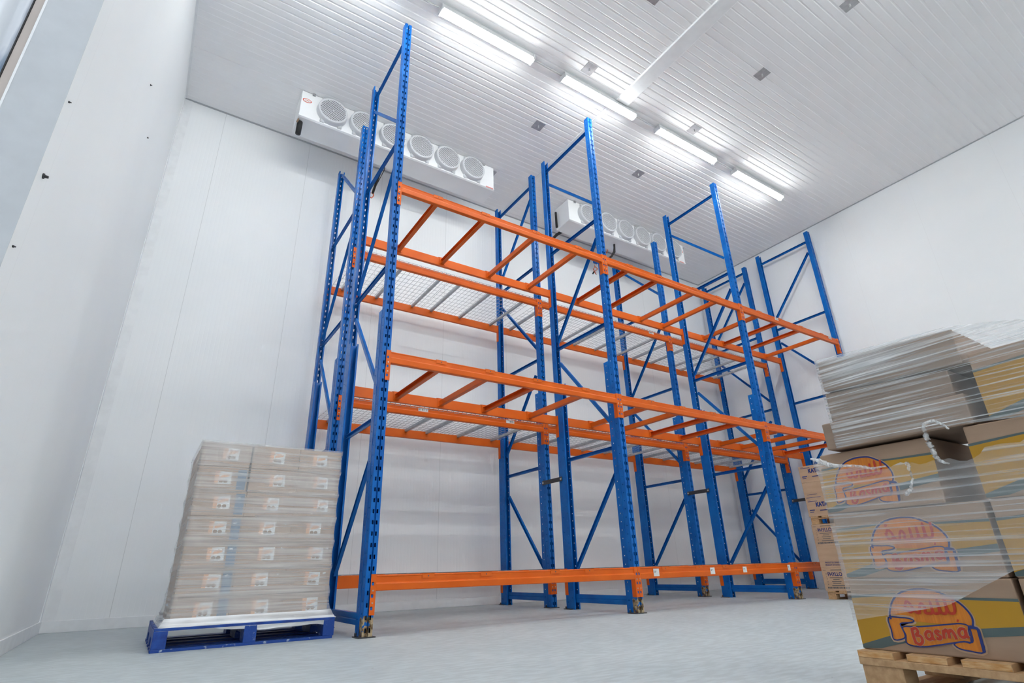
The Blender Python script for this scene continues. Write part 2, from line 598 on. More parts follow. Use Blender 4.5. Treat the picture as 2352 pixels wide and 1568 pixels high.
# corner and cove trims
mb = MB()
mb.box(XL, XL + .11, YW - .006, YW, .107, ZC)
mb.box(XL, XL + .006, YW - .11, YW - .006, .107, ZC)
struct(mb.build('trim_1', 'trim'))
mb = MB().box(XL, XR, YW - .03, YW - .0, ZC - .006, ZC + .002)
struct(mb.build('trim_2', 'trim_grey'))
struct(MB().box(XR - .03, XR, YN, YW - .03, ZC - .006, ZC + .002).build('trim_3', 'trim_grey'))
struct(MB().box(XL, XL + .03, -9, YW - .03, ZC - .006, ZC + .002).build('trim_4', 'trim'))
# boxed joint cover across the ceiling
struct(MB().box(3.12, 3.34, YN, -.43, ZC - .035, ZC + .002).build('trim_5', 'trim', bevel=.006))
struct(MB().box(3.09, 3.15, -.43, YW - .03, ZC - .012, ZC + .002).build('trim_6', 'trim', bevel=.003))

# ------------------------------------------------------------------ lamps
LX = [(0.282, 1.637), (2.168, 3.531), (4.039, 5.413), (5.943, 7.341)]
LWORD = ['nearest the camera', 'second along the row', 'third along the row', 'farthest along the row']


def lamp(x0, x1, y, label, tube='lamp'):
    L_ = x1 - x0
    t = empty('ceiling_lamp', ((x0 + x1) / 2, y, ZC), label, 'lamp', 'strip lamps under the ceiling')
    h = L_ / 2
    pr = [(-.05, 0), (.05, 0), (.064, -.082), (-.064, -.082)]
    MB().prism(pr, lambda u, v, s: (s, u, v), -h, h).build('housing', 'lamp_housing', t, bevel=.006)
    pr = [(.058, -.082), (.054, -.100), (.040, -.117), (.0, -.125), (-.040, -.117), (-.054, -.100), (-.058, -.082)]
    MB().prism(pr, lambda u, v, s: (s, u, v), -h + .01, h - .01).build('diffuser', 'lamp_soft', t)
    pr = [(.026 * math.cos(a), -.121 + .026 * math.sin(a)) for a in [-PI * k / 8 for k in range(9)]]
    MB().prism(pr, lambda u, v, s: (s, u, v), -h + .02, h - .02).build('tube', tube, t)
    for s in (-1, 1):
        MB().box(s * h - .012, s * h + .012, -.062, .062, -.112, -.02).build('end_cap', 'lamp_housing', t, bevel=.004)


for i, (a, c) in enumerate(LX):
    lamp(a, c, -.36, 'glowing tube lamp on the ceiling above the racks, ' + LWORD[i])
lamp(-1.62, -.24, -.36, 'tube lamp in the same row as the visible ones, just beyond the top left edge')
for r_, yrow in enumerate((-4.1, -7.7)):  # rear rows out of view; lamps placed and boosted as fill light
    for i, (a, c) in enumerate(LX[:3]):
        lamp(a - 1.2, c - 1.2, yrow, 'unseen boosted tube lamp on the ceiling behind the camera, row %s, %s' % ('two' if r_ == 0 else 'three', LWORD[i]), 'lamp_boost')
cw = ['leading in from the left of the nearest lamp', 'between the nearest and second lamps', 'between the second and third lamps', 'between the third and farthest lamps']
for i, (a, c) in enumerate([(-.2, .25), (1.665, 2.14), (3.56, 4.01), (5.44, 5.915)]):
    tag(MB().tube([(a, -.36, ZC - .045), (c, -.36, ZC - .045)], .011, 8).build('lamp_conduit', 'conduit', smooth=True),
        'thin grey conduit on the ceiling, ' + cw[i], 'pipe', 'conduits between ceiling lamps')

# ------------------------------------------------------------------ ceiling plates
PL = [(2.432, -.617, 'next to the second lamp'), (2.434, .61, 'between the lamp row and the near cooler'),
      (4.606, -.62, 'next to the third lamp'), (4.604, .61, 'between the lamp row and the far cooler'),
      (4.592, -1.842, 'alone right of the joint cover'), (2.434, -1.84, 'at the top edge left of the joint cover'),
      (4.592, -3.062, 'at the top edge far right of the joint cover')]
for x, y, w in PL:
    t = empty('ceiling_plate', (x, y, ZC), 'square grey ceiling hanger plate, ' + w, 'plate', 'hanger plates on the ceiling')
    MB().box(-.085, .085, -.085, .085, -.006, 0).build('plate', 'plate', t, bevel=.001)
    MB().tube([(0, 0, -.05), (0, 0, 0)], .011, 8).build('bolt', 'bolt', t)

# ------------------------------------------------------------------ wall anchors on the left wall
AN = [((XL, -.124, 4.301), .012, 'upper of the two near the corner'), ((XL, .539, 4.263), .011, 'lower of the two near the corner'),
      ((XL, -1.916, 2.069), .020, 'large bolt close to the doorway edge'), ((XL, -1.957, 1.691), .008, 'small lowest one at the doorway edge'),
      ((XL, -1.952, 2.462), .008, 'small highest one at the doorway edge')]
for (x, y, z), r, w in AN:
    t = MB().tube([(0, 0, 0), (.006, 0, 0), (.0061, 0, 0), (.006 + r * .7, 0, 0)], [r * .62, r * .62, r * .35, r * .3], 10).build('wall_anchor', 'dark', loc=(x, y, z))
    tag(t, 'dark anchor in the left wall, ' + w, 'screw', 'anchors in the left wall')

# ------------------------------------------------------------------ rack uprights
HOLE = 0.0875


def col_mesh(h, mirror):
    mb = MB()
    sy = -1 if mirror else 1

    def P(x, y, z):
        return (x, y * sy, z)
    n = int(h / HOLE)

    def strip(a, c, zr, holes):
        if not holes:
            mb.quad(P(*a, 0), P(*c, 0), P(*c, h), P(*a, h))
            return
        lo, hi = zr
        z = 0.0
        for k in range(n):
            z0, z1 = k * HOLE + lo, k * HOLE + hi
            mb.quad(P(*a, z), P(*c, z), P(*c, z0), P(*a, z0))
            z = z1
        mb.quad(P(*a, z), P(*c, z), P(*c, h), P(*a, h))
    f = -.04
    S = (.034, .066)
    # front face with two slot columns and a central groove
    xs = [(-.04, f), (-.0235, f), (-.008, f), (-.0065, f + .020), (.0065, f + .020), (.008, f), (.0235, f), (.04, f)]
    for i in range(7):
        strip(xs[i], xs[i + 1], S, i in (1, 5))
    for s in (-1, 1):
        x = .04 * s
        strip((x, f), (x, -.006), None, False)
        strip((x, -.006), (x, .006), (.072, .083), True)
        strip((x, .006), (x, .04), None, False)
        strip((x, .04), (x * (.62 if mirror else .12), .04), None, False)
    return mb.mesh('post', ['blue'])


def stiff_mesh(h, mirror):
    mb = MB()
    sy = -1 if mirror else 1
    n = int(h / HOLE)
    for s in (-1, 1):
        x = .0425 * s

        def q(y0, y1, z0, z1):
            mb.quad((x, y0 * sy, z0), (x, y1 * sy, z0), (x, y1 * sy, z1), (x, y0 * sy, z1))
        q(.036, .074, 0, h)
        q(.085, .118, 0, h)
        z = 0
        for k in range(n):
            z0 = k * HOLE + .03
            q(.074, .085, z, z0)
            z = z0 + .012
        q(.074, .085, z, h)
        mb.quad((x, .118 * sy, 0), (x * .6, .118 * sy, 0), (x * .6, .118 * sy, h), (x, .118 * sy, h))
    mb.quad((-.0425, .043 * sy, 0), (.0425, .043 * sy, 0), (.0425, .043 * sy, h), (-.0425, .043 * sy, h))
    return mb.mesh('stiffener', ['blue'])


COLM, STIFFM = {}, {}


def brace(mb, p0, p1, open_left, w=.042, t=.03):
    a, c = Vector((0, *p0)), Vector((0, *p1))
    d = c - a
    Ln = d.length / 2
    d.normalize()
    nrm = Vector((1, 0, 0)).cross(d)
    mid = (a + c) / 2
    sx = 1 if open_left else -1
    X = Vector((1, 0, 0))
    mb.obox(mid + X * sx * (t / 2 - .0015), X * .0015, d * Ln, nrm * (w / 2))
    for s in (-1, 1):
        mb.obox(mid + nrm * s * (w / 2 - .0015), X * (t / 2), d * Ln, nrm * .0015)


NORMAL = [((.95, .45), (.13, 1.45)), ((1.03, 3.10), (.13, 2.05)), ((1.05, 3.42), (.06, 4.62)), ((1.05, 6.22), (.06, 5.20))]
FLIP = [((.13, .45), (.95, 1.45)), ((.13, 3.10), (1.0, 2.05)), ((.06, 3.50), (1.05, 4.62)), ((.06, 6.25), (1.05, 5.12))]
LEVEL_Z = [1.745, 3.322, 4.905, 6.49]


def upright_frame(x, y0, h, flip, label, worn):
    t = empty('upright_frame', (x, y0, 0), label, 'rack frame', 'upright frames of the pallet racks')
    for mir in (False, True):
        yy = D if mir else 0
        key = (round(h, 2), mir)
        if key not in COLM:
            COLM[key] = col_mesh(h, mir)
        me = COLM[key]
        if worn and not mir:
            me = me.copy()
            me.materials[0] = M['blue_worn']
        p = obj('post', me, t, solid=.0026, loc=(0, yy, 0))
        if mir not in STIFFM:
            STIFFM[mir] = stiff_mesh(2.8, mir)
        me = STIFFM[mir]
        obj('stiffener', me, t, solid=.0026, loc=(0, yy, 0))
        mb = MB()
        mb.box(-.075, .065, -.055, .085, 0, .008)
        for bx in (-.058, .052):
            mb.tube([(bx, .06, .008), (bx, .06, .03)], .009, 6)
        fp = mb.build('foot_plate', 'dark', t, loc=(0, yy - (.03 if mir else 0), 0))
    # heavy bottom strut: two stacked channels
    mb = MB()
    prof = [(-.018, .075), (.018, .075), (.018, .165), (-.018, .165), (-.018, .124), (-.012, .120), (-.018, .116)]
    mb.prism(prof, lambda u, v, s: (u, s, v), .119, D - .119)
    mb.build('bottom_strut', 'blue', t, bevel=.003)
    for z in LEVEL_Z:
        if z > h - .1:
            continue
        mb = MB()
        lo = .119 if z < 2.8 else .015
        brace(mb, (lo, z), (D - lo, z), True)
        mb.build('horizontal_brace', 'blue', t)
    for (a, c) in (FLIP if flip else NORMAL):
        if max(a[1], c[1]) > h:
            continue
        mb = MB()
        up_front = c[1] > a[1] if not flip else a[1] > c[1]
        brace(mb, a, c, up_front if not flip else True)
        mb.build('diagonal_brace', 'blue', t)
    return t


HF = [6.698] * 4
HB = [6.301, 6.683, 6.309, 6.612]
for i in range(4):
    upright_frame(XS[i], YF, HF[i], i == 3, 'tall blue perforated upright frame of the front rack row, ' + ORD4[i], i < 3)
for i in range(4):
    upright_frame(XS[i], YB, HB[i], i in (1, 3), 'blue perforated upright frame of the back rack row near the wall, ' + ORD4[i], i == 2)

# ------------------------------------------------------------------ beams
BH = 0.115


def beam(i, y_face, z, mirror, label, stickers=()):
    """beam from upright line i to i+1; y_face = outer face of the posts"""
    x0, x1 = XS[i], XS[i + 1]
    L_ = x1 - x0
    sy = -1 if mirror else 1
    t = empty('rack_beam', (x0, y_face, z), label, 'rack beam', 'orange beams of the pallet racks')
    # body: box section with a rolled step along the face
    pr = [(0, -BH + .004), (-.003, -.066), (.000, -.060), (.010, -.055), (.010, -.014), (.006, -.010), (.006, -.004), (.012, 0), (.046, 0), (.046, -BH), (.006, -BH)]
    MB().prism(pr, lambda u, v, s: (s, (u - .006) * sy, v), .044, L_ - .044).build('beam_body', 'orange', t, bevel=.0025)
    # end connectors: plate on the post face with windows, flange along the post side
    for side in (0, 1):
        s = 1 if side == 0 else -1
        xb = 0 if side == 0 else L_
        mb = MB()
        xa, xm0, xm1, xc = .0018, .009, .028, .0445
        zt, zb = .008, -.285
        wins = [(-.074, -.050), (-.162, -.138), (-.2495, -.2255)]
        yp = -.0035 * sy

        def R(xx0, xx1, z0, z1):
            mb.quad((xb + s * xx0, yp, z0), (xb + s * xx1, yp, z0), (xb + s * xx1, yp, z1), (xb + s * xx0, yp, z1))
        R(xa, xm0, zb, zt)
        R(xm1, xc, zb, zt)
        zc = zb
        for (w0, w1) in wins[::-1]:
            R(xm0, xm1, zc, w0)
            zc = w1
        R(xm0, xm1, zc, zt)
        xf = xb + s * xc
        mb.quad((xf, yp, zb), (xf, yp + .058 * sy, zb + .0), (xf, yp + .058 * sy, zt), (xf, yp, zt))
        # rivets
        c = mb.build('end_connector', 'orange', t, solid=.0035)
        mb = MB()
        for zz in (-.112, -.200):
            xx = xb + s * .022
            mb.tube([(xx, yp - .0015 * sy, zz), (xx, yp - .006 * sy, zz)], .006, 8)
        mb.build('rivet', 'bolt', c)
    for (sx, sz, sw, sh, kind) in stickers:
        mb = MB()
        yl = -.0085 * sy if sz < -.062 else -.0015 * sy
        yl2 = yl - .0004 * sy
        if kind == 'tag':
            yl = yl2 = -.0092 * sy
            yl2 -= .0006 * sy
        mb.box(sx, sx + sw, min(yl, yl + .002 * sy), max(yl, yl + .002 * sy), sz, sz + sh)
        if kind == 'bar':
            q = random.Random(int(sx * 100))
            xx = sx + .012
            while xx < sx + sw - .015:
                w = q.choice((.003, .005, .008))
                if q.random() < .7:
                    mb.box(xx, xx + w, min(yl2, yl), max(yl2, yl), sz + sh * .22, sz + sh * .82, 1)
                xx += w + .005
        else:
            for r_ in range(2):
                mb.box(sx + .012, sx + sw * (.5 - .15 * r_), min(yl2, yl), max(yl2, yl), sz + sh * (.62 - .13 * r_), sz + sh * (.70 - .13 * r_), 1)
        lb = mb.build('price_label', ['white_paper', 'grey_ink'], t)
        lb['label'] = 'white paper label'
    return t


YFF, YFR = YF - .04, YF + D + .04
YBF, YBR = YB - .04, YB + D + .04
for i in range(3):
    for l in range(3):
        st = ()
        if l == 0 and i == 1:
            st = ((.235, -.092, .085, .075, 'tag'), (1.17, -.094, .08, .07, 'tag'), (1.78, -.090, .075, .065, 'tag'), (2.72, -.090, .06, .07, 'tag'))
        if l == 2 and i == 2:
            st = ((.93, -.055, .10, .045, 'bar'), (2.6, -.052, .10, .04, 'bar'))
        beam(i, YFF, ZL[l], False, 'orange beam facing the aisle, front rack row, %s level, %s bay' % (LEV[l], BAY[i]), st)
        beam(i, YFR, ZL[l], True, 'orange beam on the inner side of the front rack row, %s level, %s bay' % (LEV[l], BAY[i]))
        st = ()
        if l == 1 and i == 0:
            st = ((.98, -.054, .13, .042, 'bar'), (2.25, -.054, .13, .042, 'bar'))
        if l == 2 and i == 1:
            st = ((2.38, -.054, .12, .042, 'bar'),)
        beam(i, YBF, ZB[l], False, 'orange beam on the aisle side of the back rack row, %s level, %s bay' % (LEV[l], BAY[i]), st)
        beam(i, YBR, ZB[l], True, 'orange beam nearest the wall, back rack row, %s level, %s bay' % (LEV[l], BAY[i]))

# ------------------------------------------------------------------ crossbars of the front row
CB = {2: [[.474, 1.083, 1.80, 2.47], [3.38, 3.96, 4.73, 5.27], [6.33, 6.90, 7.54, 8.20]],
      1: [[.563, 1.118, 1.717, 2.399], [3.457, 4.03, 4.645, 5.295], [6.267, 6.847, 7.50, 8.10]],
      0: [[.494, 1.054, 1.824, 2.248], [3.341, 3.895, 4.374, 5.006], [6.30, 6.95, 7.55, 8.15]]}
OPENL = {2: ['1100', '1100', '0110'], 1: ['1010', '0011', '0001'], 0: ['1010', '0101', '1010']}
CO = ['first', 'second', 'third', 'fourth']


def crossbar_mesh(open_left):
    mb = MB()
    s = 1 if open_left else -1
    y0, y1 = YFF + .042, YFR - .042
    h, w, t = .062, .046, .003
    zt = -.028
    xw = s * w / 2
    mb.box(min(xw, xw - s * t), max(xw, xw - s * t), y0, y1, zt - h, zt)
    mb.box(-w / 2, w / 2, y0, y1, zt - t, zt)
    mb.box(-w / 2, w / 2, y0, y1, zt - h, zt - h + t)
    return mb.mesh('bar', ['orange'])


def hook_mesh(front):
    mb = MB()
    yo = YFF if front else YFR
    s = 1 if front else -1
    a, c = yo - s * .0035, yo + s * .0445
    mb.box(-.055, .055, min(a, c), max(a, c), .0005, .0045)
    a2 = yo - s * .0015
    mb.box(-.055, .055, min(a, a2), max(a, a2), -.033, .0045)
    d = c - s * .0005
    mb.box(-.04, .04, min(c, c + s * .004), max(c, c + s * .004), -.095, .0045)
    mb.tube([(0, a, -.016), (0, a - s * .0015, -.016)], .006, 8, 1)
    return mb.mesh('hook', ['orange', 'grey_ink'])


cbm = {True: crossbar_mesh(True), False: crossbar_mesh(False)}
hkm = {True: hook_mesh(True), False: hook_mesh(False)}
for l in range(3):
    for i in range(3):
        for k, x in enumerate(CB[l][i]):
            t = empty('crossbar', (x, 0, ZL[l]), 'orange crossbar of the front rack row, %s level, %s bay, %s from the left' % (LEV[l], BAY[i], CO[k]),
                      'crossbar', 'orange crossbars of the front rack row')
            obj('bar', cbm[OPENL[l][i][k] == '1'], t)
            obj('hook', hkm[True], t, bevel=.001)
            obj('hook', hkm[False], t, bevel=.001)

# ------------------------------------------------------------------ wire decks of the back row


def deck_mesh(L_):
    mb = MB()
    y0, y1 = YBF - .006, YBR + .006
    r = .0015
    nx = int(round(L_ / .064))
    for k in range(nx + 1):
        x = L_ * k / nx
        mb.box(x - r, x + r, y0, y1, .0032, .0032 + 2 * r)
        mb.box(x - r, x + r, y0, y0 + 2 * r, -.022, .0032)
        mb.box(x - r, x + r, y1 - 2 * r, y1, -.022, .0032)
    ny = 11
    for k in range(ny + 1):
        y = y0 + (y1 - y0) * k / ny
        mb.box(0, L_, y - r, y + r, .0032 + 2 * r, .0032 + 4 * r)
    for y in (y0, y1):
        mb.box(0, L_, y - r, y + r, -.022, -.022 + 2 * r)
    return mb.mesh('mesh', ['wire'])


def chan_mesh():
    mb = MB()
    y0, y1 = YBF + .030, YBR - .030
    h, w, t = .034, .036, .0025
    mb.box(-w / 2, w / 2, y0, y1, .003 - h, .003 - h + t)
    for s in (-1, 1):
        mb.box(min(s * w / 2, s * (w / 2 - t)), max(s * w / 2, s * (w / 2 - t)), y0, y1, .003 - h, .003)
    return mb.mesh('support_channel', ['galv'])


DL = 1.385
dkm, chm = deck_mesh(DL), chan_mesh()
for l in range(3):
    for i in range(3):
        for k in range(2):
            x = XS[i] + .055 + k * (DL + .025)
            t = empty('wire_deck', (x, 0, ZB[l]), 'wire mesh deck of the back rack row, %s level, %s bay, %s panel' % (LEV[l], BAY[i], ('left', 'right')[k]),
                      'wire deck', 'wire decks of the back rack row')
            obj('mesh', dkm, t)
            for cx in (.15, .66, 1.24):
                obj('support_channel', chm, t, loc=(cx, 0, 0))

# ------------------------------------------------------------------ row spacers
for i in (1, 2, 3):
    t = empty('row_spacer', (XS[i] - .047, 0, 1.52), 'dark steel spacer bar joining the two rack rows, at the %s uprights' % ORD4[i], 'spacer', 'row spacers between the rack rows')
    MB().box(-.006, -.001, D - .03, YB + .03, -.028, .028).build('bar', 'dark', t, bevel=.002)
    for yv in (D - .008, YB + .008):
        MB().tube([(-.013, yv, 0), (-.004, yv, 0)], .013, 6).build('bolt', 'bolt', t)

# ------------------------------------------------------------------ coolers under the ceiling


def grille_mesh(R):
    """honeycomb guard: hexagonal cells with hexagonal holes, in the x-z plane at y=0"""
    mb = MB()
    p = .0245
    rows = int(R / (p * .866)) + 1
    for j in range(-rows, rows + 1):
        for i in range(-rows - 2, rows + 3):
            cx, cz = (i + .5 * (j % 2)) * p, j * p * .866
            if math.hypot(cx, cz) > R - p * .5:
                continue
            vo, vi = [], []
            for k in range(6):
                a = PI / 6 + k * PI / 3
                ro, ri = p / math.sqrt(3), p / math.sqrt(3) * .66
                vo.append((cx + ro * math.cos(a), 0, cz + ro * math.sin(a)))
                vi.append((cx + ri * math.cos(a), 0, cz + ri * math.sin(a)))
            mb.add(vo + vi, [(k, (k + 1) % 6, 6 + (k + 1) % 6, 6 + k) for k in range(6)])
    # outer flat ring
    n = 48
    vs = []
    for k in range(n):
        a = 2 * PI * k / n
        for r in (R - p * .8, R + .006):
            vs.append((r * math.cos(a), .001, r * math.sin(a)))
    mb.add(vs, [(2 * k, 2 * k + 1, (2 * k + 3) % (2 * n), (2 * k + 2) % (2 * n)) for k in range(n)])
    # hub boss
    mb.tube([(0, -.004, 0), (0, .004, 0)], .012, 10)
    return mb.mesh('grille', ['shroud'])


def shroud_mesh(R, dp):
    mb = MB()
    n = 48
    prof = [(R + .02, dp), (R + .012, dp * .25), (R + .008, 0), (R - .004, -.002), (R - .006, .01), (R - .008, dp)]
    vs = []
    for k in range(n):
        a = 2 * PI * k / n
        for r, yv in prof:
            vs.append((r * math.cos(a), yv, r * math.sin(a)))
    m_ = len(prof)
    fs = []
    for k in range(n):
        for q in range(m_ - 1):
            fs.append((k * m_ + q, k * m_ + q + 1, ((k + 1) % n) * m_ + q + 1, ((k + 1) % n) * m_ + q))
    mb.add(vs, fs)
    for s in (-1, 1):          # mounting feet
        mb.box(s * R * .62 - .03, s * R * .62 + .03, dp - .02, dp, -R - .022, -R * .72)
        mb.box(s * R * .62 - .03, s * R * .62 + .03, dp - .02, dp, R * .72, R + .02)
    return mb.mesh('fan_shroud', ['shroud'])


def blades_mesh(R):
    mb = MB()
    n = 36
    vs = [(0, .0, 0)] + [(R * math.cos(2 * PI * k / n), 0, R * math.sin(2 * PI * k / n)) for k in range(n)]
    mb.add(vs, [(0, 1 + k, 1 + (k + 1) % n) for k in range(n)])
    for k in range(4):
        a = k * PI / 2 + .3
        c, s = math.cos(a), math.sin(a)
        pts = [(.03, -.02), (R * .92, -.07), (R * .96, .06), (.03, .03)]
        mb.add([(u * c - v * s, -.012 - .02 * (v > 0), u * s + v * c) for u, v in pts], [(0, 1, 2, 3)])
    mb.tube([(0, -.045, 0), (0, -.002, 0)], .045, 14)
    return mb.mesh('fan_blades', ['fan_dark'])


FR, FD = .198, .085
grm, shm, blm = grille_mesh(FR), shroud_mesh(FR, FD), blades_mesh(FR - .006)


def cooler(x0, x1, fans, badge_x, label, end):
    yF, yBk, zb, zt = 1.81, 2.20, 6.378, ZC - .006
    t = empty('evaporator_cooler', ((x0 + x1) / 2, (yF + yBk) / 2, ZC), label, 'cooler', 'fan coolers under the ceiling')
    ox, oy, oz = t.location

    def P(x, y, z):
        return (x - ox, y - oy, z - oz)
    mb = MB()
    mb.box(*(P(x0, 0, 0)[0], P(x1, 0, 0)[0]), yF - oy, yBk - oy, zb + .03 - oz, zt - oz)
    mb.build('casing', 'casing', t, bevel=.006)
    # drain pan: lip line along the front, flat underside
    mb = MB()
    pr = [(yF - .006, zb + .036), (yF - .006, zb + .012), (yF + .02, zb), (yBk - .0, zb - .012), (yBk, zb + .036)]
    mb.prism(pr, lambda u, v, s: P(s, u, v), x0 - .004, x1 + .004)
    mb.build('drain_pan', 'casing', t, bevel=.003)
    for fx in fans:
        f = obj('fan', shm, t, smooth=True, loc=P(fx, yF - FD, 6.622))
        obj('grille', grm, f, solid=.004)
        obj('fan_blades', blm, f, loc=(0, FD - .012, 0))
    # oval badge
    mb = MB()
    n = 32
    for (a, c, dy, mi) in ((.062, .036, .002, 0), (.050, .026, .0035, 1)):
        vs = [P(badge_x + a * math.cos(2 * PI * k / n), yF - dy, 6.69 + c * math.sin(2 * PI * k / n)) for k in range(n)]
        mb.add(vs, [tuple(range(n))], mi)
    for k in range(3):
        xx = badge_x - .026 + k * .019
        vs = [P(xx, yF - .0045, 6.685), P(xx + .013, yF - .0045, 6.685), P(xx + .013, yF - .0045, 6.697), P(xx, yF - .0045, 6.697)]
        mb.quad(*vs, 0)
    b_ = mb.build('badge', ['badge_red', 'white_paper'], t)
    b_['label'] = 'small red and white oval badge'
    # hanger brackets at the top edge, small corner warning mark, screws
    mb = MB()
    for bx in (x0 + .16, (x0 + x1) / 2 + .15, x1 - .2):
        mb.box(*(P(bx - .02, 0, 0)[0], P(bx + .02, 0, 0)[0]), yF - .025 - oy, yF - oy, zt - .03 - oz, zt - oz)
    mb.box(P(x1, 0, 0)[0], P(x1 + .10, 0, 0)[0], yF + .05 - oy, yF + .16 - oy, zt - .004 - oz, zt + .004 - oz)
    mb.build('hanger_bracket', 'plate', t)
    mb = MB()
    xw = x1 - .07 if end == 0 else x1 - .10
    for k in range(3):
        mb.box(P(xw - .09, 0, 0)[0], P(xw + .05, 0, 0)[0], yF - .0075 - oy, yF - .0055 - oy, zb + .012 + k * .008 - oz, zb + .016 + k * .008 - oz)
    mb.build('warning_print', 'badge_red', t)
    return t, P


FX1 = [-.41, .055, .515, .975, 1.44, 1.905]
t1, P1 = cooler(-.845, 2.335, FX1, -.765, 'white six-fan cooler under the ceiling above the left rack bay', 0)
FX2 = [4.40, 4.90, 5.365, 5.83, 6.29, 6.76]
t2, P2 = cooler(3.965, 7.13, FX2, 7.05, 'white six-fan cooler under the ceiling above the middle rack bay', 1)
# pipework that belongs to the coolers
MB().tube([P1(-.80, 1.93, 6.40), P1(-.80, 1.93, 6.34), P1(-.80, 1.94, 6.17)], [.038, .038, .036], 14).build('drain_sleeve', 'black', t1, smooth=True)
MB().tube([P1(-.83, 1.88, 6.385), P1(-.845, 1.86, 6.30)], .012, 8).build('copper_stub', 'cookie', t1, smooth=True)
MB().tube([P1(.52, 2.18, 6.38), P1(.52, 2.3, 6.33), P1(.52, 2.5, 6.2), P1(.52, 2.6, 6.12)], .02, 8).build('drain_pipe', 'black', t1, smooth=True)
MB().tube([P2(3.93, 2.15, 6.74), P2(3.93, 2.15, 6.40)], .022, 8).build('suction_pipe', 'black', t2, smooth=True)
MB().tube([P2(4.10, 2.20, 6.40), P2(4.04, 2.3, 6.36), P2(3.98, 2.45, 6.26), P2(3.96, 2.5, 6.1)], .03, 10).build('drain_sleeve', 'black', t2, smooth=True)
MB().tube([P2(5.25, 2.0, 6.37), P2(5.245, 2.0, 6.30), P2(5.26, 2.03, 6.22), P2(5.22, 2.08, 6.13), P2(5.16, 2.1, 6.08)],
          [.022, .02, .026, .02, .022], 10).build('drain_pipe', 'black', t2, smooth=True)
# orange cable loops hanging by the wall
pts = [(.50 + .035 * math.cos(a) + .01 * math.sin(2 * a), 2.60, 6.07 + .05 * math.sin(a)) for a in [i * .45 for i in range(29)]]
tail = [(.57, 2.19, 6.46), (.57, 2.26, 6.36), (.545, 2.5, 6.24), (.535, 2.60, 6.16), pts[0]]
tag(MB().tube(tail, .006, 6, 1).tube(pts, .008, 6).build('coiled_cable', ['cable_orange', 'black'], smooth=True), 'small orange cable coil hanging below the left cooler', 'cable')
t = empty('heater_cable', (5.226, 2.6, 6.08), 'tangle of orange cable with dark plug hanging below the right cooler', 'cable')
pts = [(.05, -.41, .36), (.05, -.36, .26), (.05, -.05, .22), (.05, 0, .2), (.0, 0, .1), (.06, -.03, .03), (-.03, .0, -.05), (.05, .02, -.08), (-.04, 0, .02), (.02, 0, .08)]
MB().tube(pts, .009, 6).build('cable', 'cable_orange', t, smooth=True)
MB().box(.0, .10, -.03, .03, .18, .32).build('junction_box', 'blue', t, bevel=.004)
MB().tube([(-.03, 0, -.05), (-.06, 0, -.1)], .016, 8).build('plug', 'black', t, smooth=True)

# ------------------------------------------------------------------ left pallet load
PX0, PX1, PY0, PY1 = -1.396, -.189, .183, 1.213
t = empty('blue_pallet', (PX0, PY0, 0), 'chipped blue wooden pallet under the wrapped biscuit cartons', 'pallet')
pw, pd = PX1 - PX0, PY1 - PY0
for sx in (0, (pw - .085) / 2, pw - .085):
    # stringer with two fork notches on its underside
    pr = [(0, .018), (.15, .018), (.15, .06), (.17, .075), (.36, .075), (.38, .06), (.38, .018),
          (.65, .018), (.65, .06), (.67, .075), (.86, .075), (.88, .06), (.88, .018), (pd, .018), (pd, .128), (0, .128)]
    MB().prism(pr, lambda u, v, s: (s, u, v), sx, sx + .085).build('stringer', 'blue_wood_worn' if sx else 'blue_wood', t, bevel=.003)
for k in range(7):
    y0 = k * (pd - .1) / 6
    MB().box(0, pw, y0, y0 + .1, .128, .146).build('deck_board', 'blue_wood', t, bevel=.002)
for y0, w in ((0, .13), (pd * .25 - .03, .09), (pd / 2 - .05, .1), (pd * .75 - .05, .09), (pd - .13, .13)):
    MB().box(-.004, pw - .01, y0, y0 + w, 0, .018).build('bottom_board', 'blue_wood_worn' if y0 == 0 else 'blue_wood', t, bevel=.002)

CX0, CX1, CY0, CY1 = -1.325, -.238, .228, 1.17
CZ0, CH = .146, .1845
cwid = (CX1 - CX0) / 3
LAY = ['bottom layer', 'second layer up', 'third layer up', 'middle layer', 'third layer down', 'second layer down', 'top layer']
rg = random.Random(3)


def carton_box(mb, w, d, h, j=.0015):
    q = [rg.uniform(-j, j) for _ in range(8)]
    p = [(0 + q[0], 0, 0), (w + q[1], 0, 0), (w, d, 0), (0, d, 0), (0 + q[2], q[3], h), (w + q[4], q[5], h), (w, d, h), (0, d, h)]
    return mb.hexa(p)


